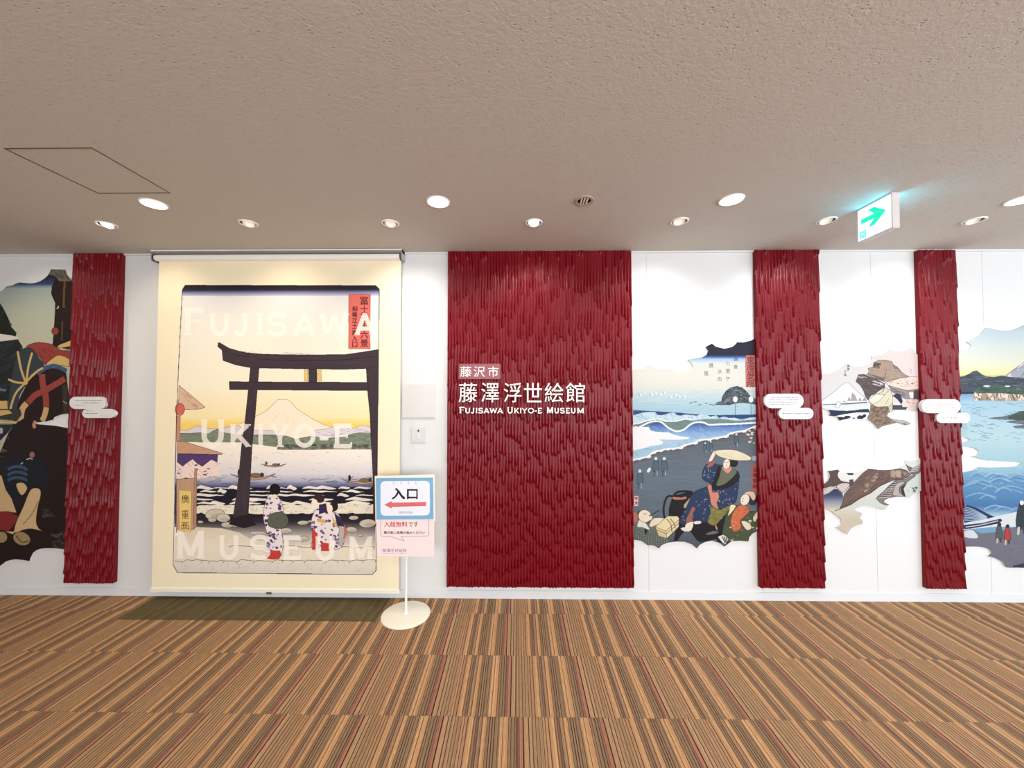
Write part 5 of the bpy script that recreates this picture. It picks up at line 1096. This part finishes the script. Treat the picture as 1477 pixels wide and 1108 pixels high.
# ---------------------------------------------------------------- ceiling fixtures
def ring(name, r0, r1, m, p, c, z=0.0, th=.005):
    return lathe(name, [(r0, z + .004), (r0, z - th), ((r0 + r1) / 2, z - th - .002), (r1 - .002, z - th), (r1, z), (r1, z + .002), (r0, z + .004)], m, p, 40, None, (c.x, c.y, H))
LAB_A = ['lit white downlight just past the left edge', 'lit white downlight nearest the square ceiling hatch', 'lit white downlight in front of the wide red panel, left part', 'lit white downlight left of the green exit sign', 'lit white downlight cut by the right edge of the photo']
first = None
for p, lb in zip(A_POS, LAB_A):
    c = Vector((p.x, p.y, H))
    if first is None:
        first = empty('downlight', c, lb, 'ceiling light', 'large lit downlights'); parts = [
            ring('trim_ring', .060, .071, M_white, first, c),
            lathe('reflector', [(.060, .0), (.060, .05), (0, .05)], M_white, first, 36, None, c),
            lathe('lens', [(0, .006), (.0595, .006), (.0595, .002), (0, .001)], M_lamp_on, first, 36, None, c)]
    else:
        o = first.copy(); COL.objects.link(o); o.location = c; o['label'] = lb
        for q in parts: k = q.copy(); COL.objects.link(k); k.parent = o
LAB_B = ['small spotlight above the far left end of the wall', 'small tilted spotlight above the darkest red panel at the left', 'small tilted spotlight above the left half of the scroll', 'small tilted spotlight above the right end of the scroll', 'small tilted spotlight with a dark rim above the wide red panel',
         'small tilted spotlight above the beach mural', 'small tilted spotlight beside the green exit sign', 'small tilted spotlight at the right above the bay mural']
first = None
TI = Matrix.Rotation(math.radians(-24), 4, 'X')
for p, lb in zip(B_POS, LAB_B):
    c = Vector((p.x, p.y, H))
    if first is None:
        first = empty('spotlight', c, lb, 'ceiling light', 'small tilted spotlights'); parts = [
            ring('trim_ring', .047, .059, M_white, first, c),
            lathe('housing', [(.047, .0), (.047, .07), (0, .07)], M_dim, first, 36, None, c),
            lathe('lamp', [(.038, .03), (.040, -.004), (.034, -.006), (.030, .01), (.030, .025)], M_white, first, 36, TI, c + Vector((0, .003, .004))),
            lathe('lens', [(0, .006), (.030, .006), (.030, .012), (0, .012)], M_lamp_dim, first, 36, TI, c + Vector((0, .003, .004)))]
    else:
        o = first.copy(); COL.objects.link(o); o.location = c; o['label'] = lb
        for q in parts:
            k = q.copy(); COL.objects.link(k); k.parent = o
            if q.name == 'lens' or q.name.startswith('lens.'):
                if 'dark' in lb: k.data = k.data.copy(); k.data.materials[0] = M_lamp_on
g = empty('ceiling_vent', (GRILLE.x, GRILLE.y, H), 'small round slotted ceiling fitting, unlit, between two large downlights', 'ceiling vent')
M_beige = mat('beige_plastic', (176, 158, 144), .5)
ring('trim_ring', .040, .060, M_beige, g, GRILLE)
lathe('housing', [(.040, 0), (.040, .06), (0, .06)], M_dark, g, 32, None, (GRILLE.x, GRILLE.y, H))
for k in (-1, 0, 1): box('slat', (GRILLE.x + k * .017 - .004, GRILLE.y - .034, H - .006), (GRILLE.x + k * .017 + .004, GRILLE.y + .034, H + .012), M_white, g)
# hatch
hg = empty('ceiling_hatch', ((HX0 + HX1) / 2, (HY0 + HY1) / 2, H), 'square access hatch with a thin brown frame in the ceiling at the left', 'hatch')
M_hf = mat('brown_anodised_frame', (96, 72, 60), .5)
bm = bmesh.new(); t = .005; e_ = .0005
for a, b in (((HX0 + e_, HY0 + e_), (HX0 + t, HY1 - e_)), ((HX1 - t, HY0 + e_), (HX1 - e_, HY1 - e_)), ((HX0 + t, HY0 + e_), (HX1 - t, HY0 + t)), ((HX0 + t, HY1 - t), (HX1 - t, HY1 - e_))):
    bm_box(bm, (*a, H - .002), (*b, H + .03))
link('frame', bm_me(bm), hg, M_hf)
box('hatch_panel', (HX0 + t + .001, HY0 + t + .001, H), (HX1 - t - .001, HY1 - t - .001, H + .02), M_ceil, hg)

# exit sign, square to the wall
c1 = at_z(1285, 277, H); c2 = at_z(1299, 276.5, H); c3 = at_z(1240, 303, H)
EX0, EY0 = c1.x, c1.y; EX1 = EX0 + .052; EL = .215; EH = .205
print('exit', c1, c2, c3)
ex = empty('exit_sign', ((EX0 + EX1) / 2, EY0 + EL / 2, H), 'green and white lit exit sign with an arrow, hanging under the ceiling', 'exit sign')
M_exh = mat('sign_housing', (214, 206, 206), .4)
M_exf = mat('backlit_sign_face', (122, 218, 250), .4, emit=5.5, var=(4, .01))
M_exg = mat('backlit_green', (20, 226, 160), .4, emit=.8, var=(4, .01))
M_exc = mat('backlit_teal', (60, 216, 210), .4, emit=.8, var=(4, .01))
box('housing', (EX0 + .003, EY0, H - EH), (EX1 - .003, EY0 + EL, H), M_exh, ex, .003)
for sgn, x in ((-1, EX0), (1, EX1)):
    fx = lambda u, v, d: (x + sgn * d, EY0 + EL * (1 - u), H - EH * v)          # u: far -> near, v: down
    box('face_panel', (x + .001 * sgn * -3, EY0 + .006, H - EH + .006), (x, EY0 + EL - .006, H - .012), M_exf, ex)
    for nm, polys, mm in (('arrow', [[(.13, .50), (.13, .36), (.52, .36), (.34, .17), (.53, .17), (.86, .43), (.53, .69), (.34, .69), (.52, .50)]], M_exg),
                          ('emblem', [[(.09, .72), (.13, .72), (.13, .93), (.09, .93)], [(.15, .72), (.20, .72), (.20, .80), (.15, .80)], [(.15, .84), (.20, .84), (.20, .93), (.15, .93)], [(.22, .72), (.27, .72), (.27, .93), (.22, .93)]], M_exc)):
        bm = bmesh.new()
        for pl in polys:
            a_ = [bm.verts.new(fx(u, v, .0015)) for u, v in pl]; b_ = [bm.verts.new(fx(u, v, 0)) for u, v in pl]
            bm.faces.new(a_); bm.faces.new(b_[::-1])
            for j in range(len(pl)): bm.faces.new((a_[j], b_[j], b_[(j + 1) % len(pl)], a_[(j + 1) % len(pl)]))
        link(nm, bm_me(bm), ex, mm)
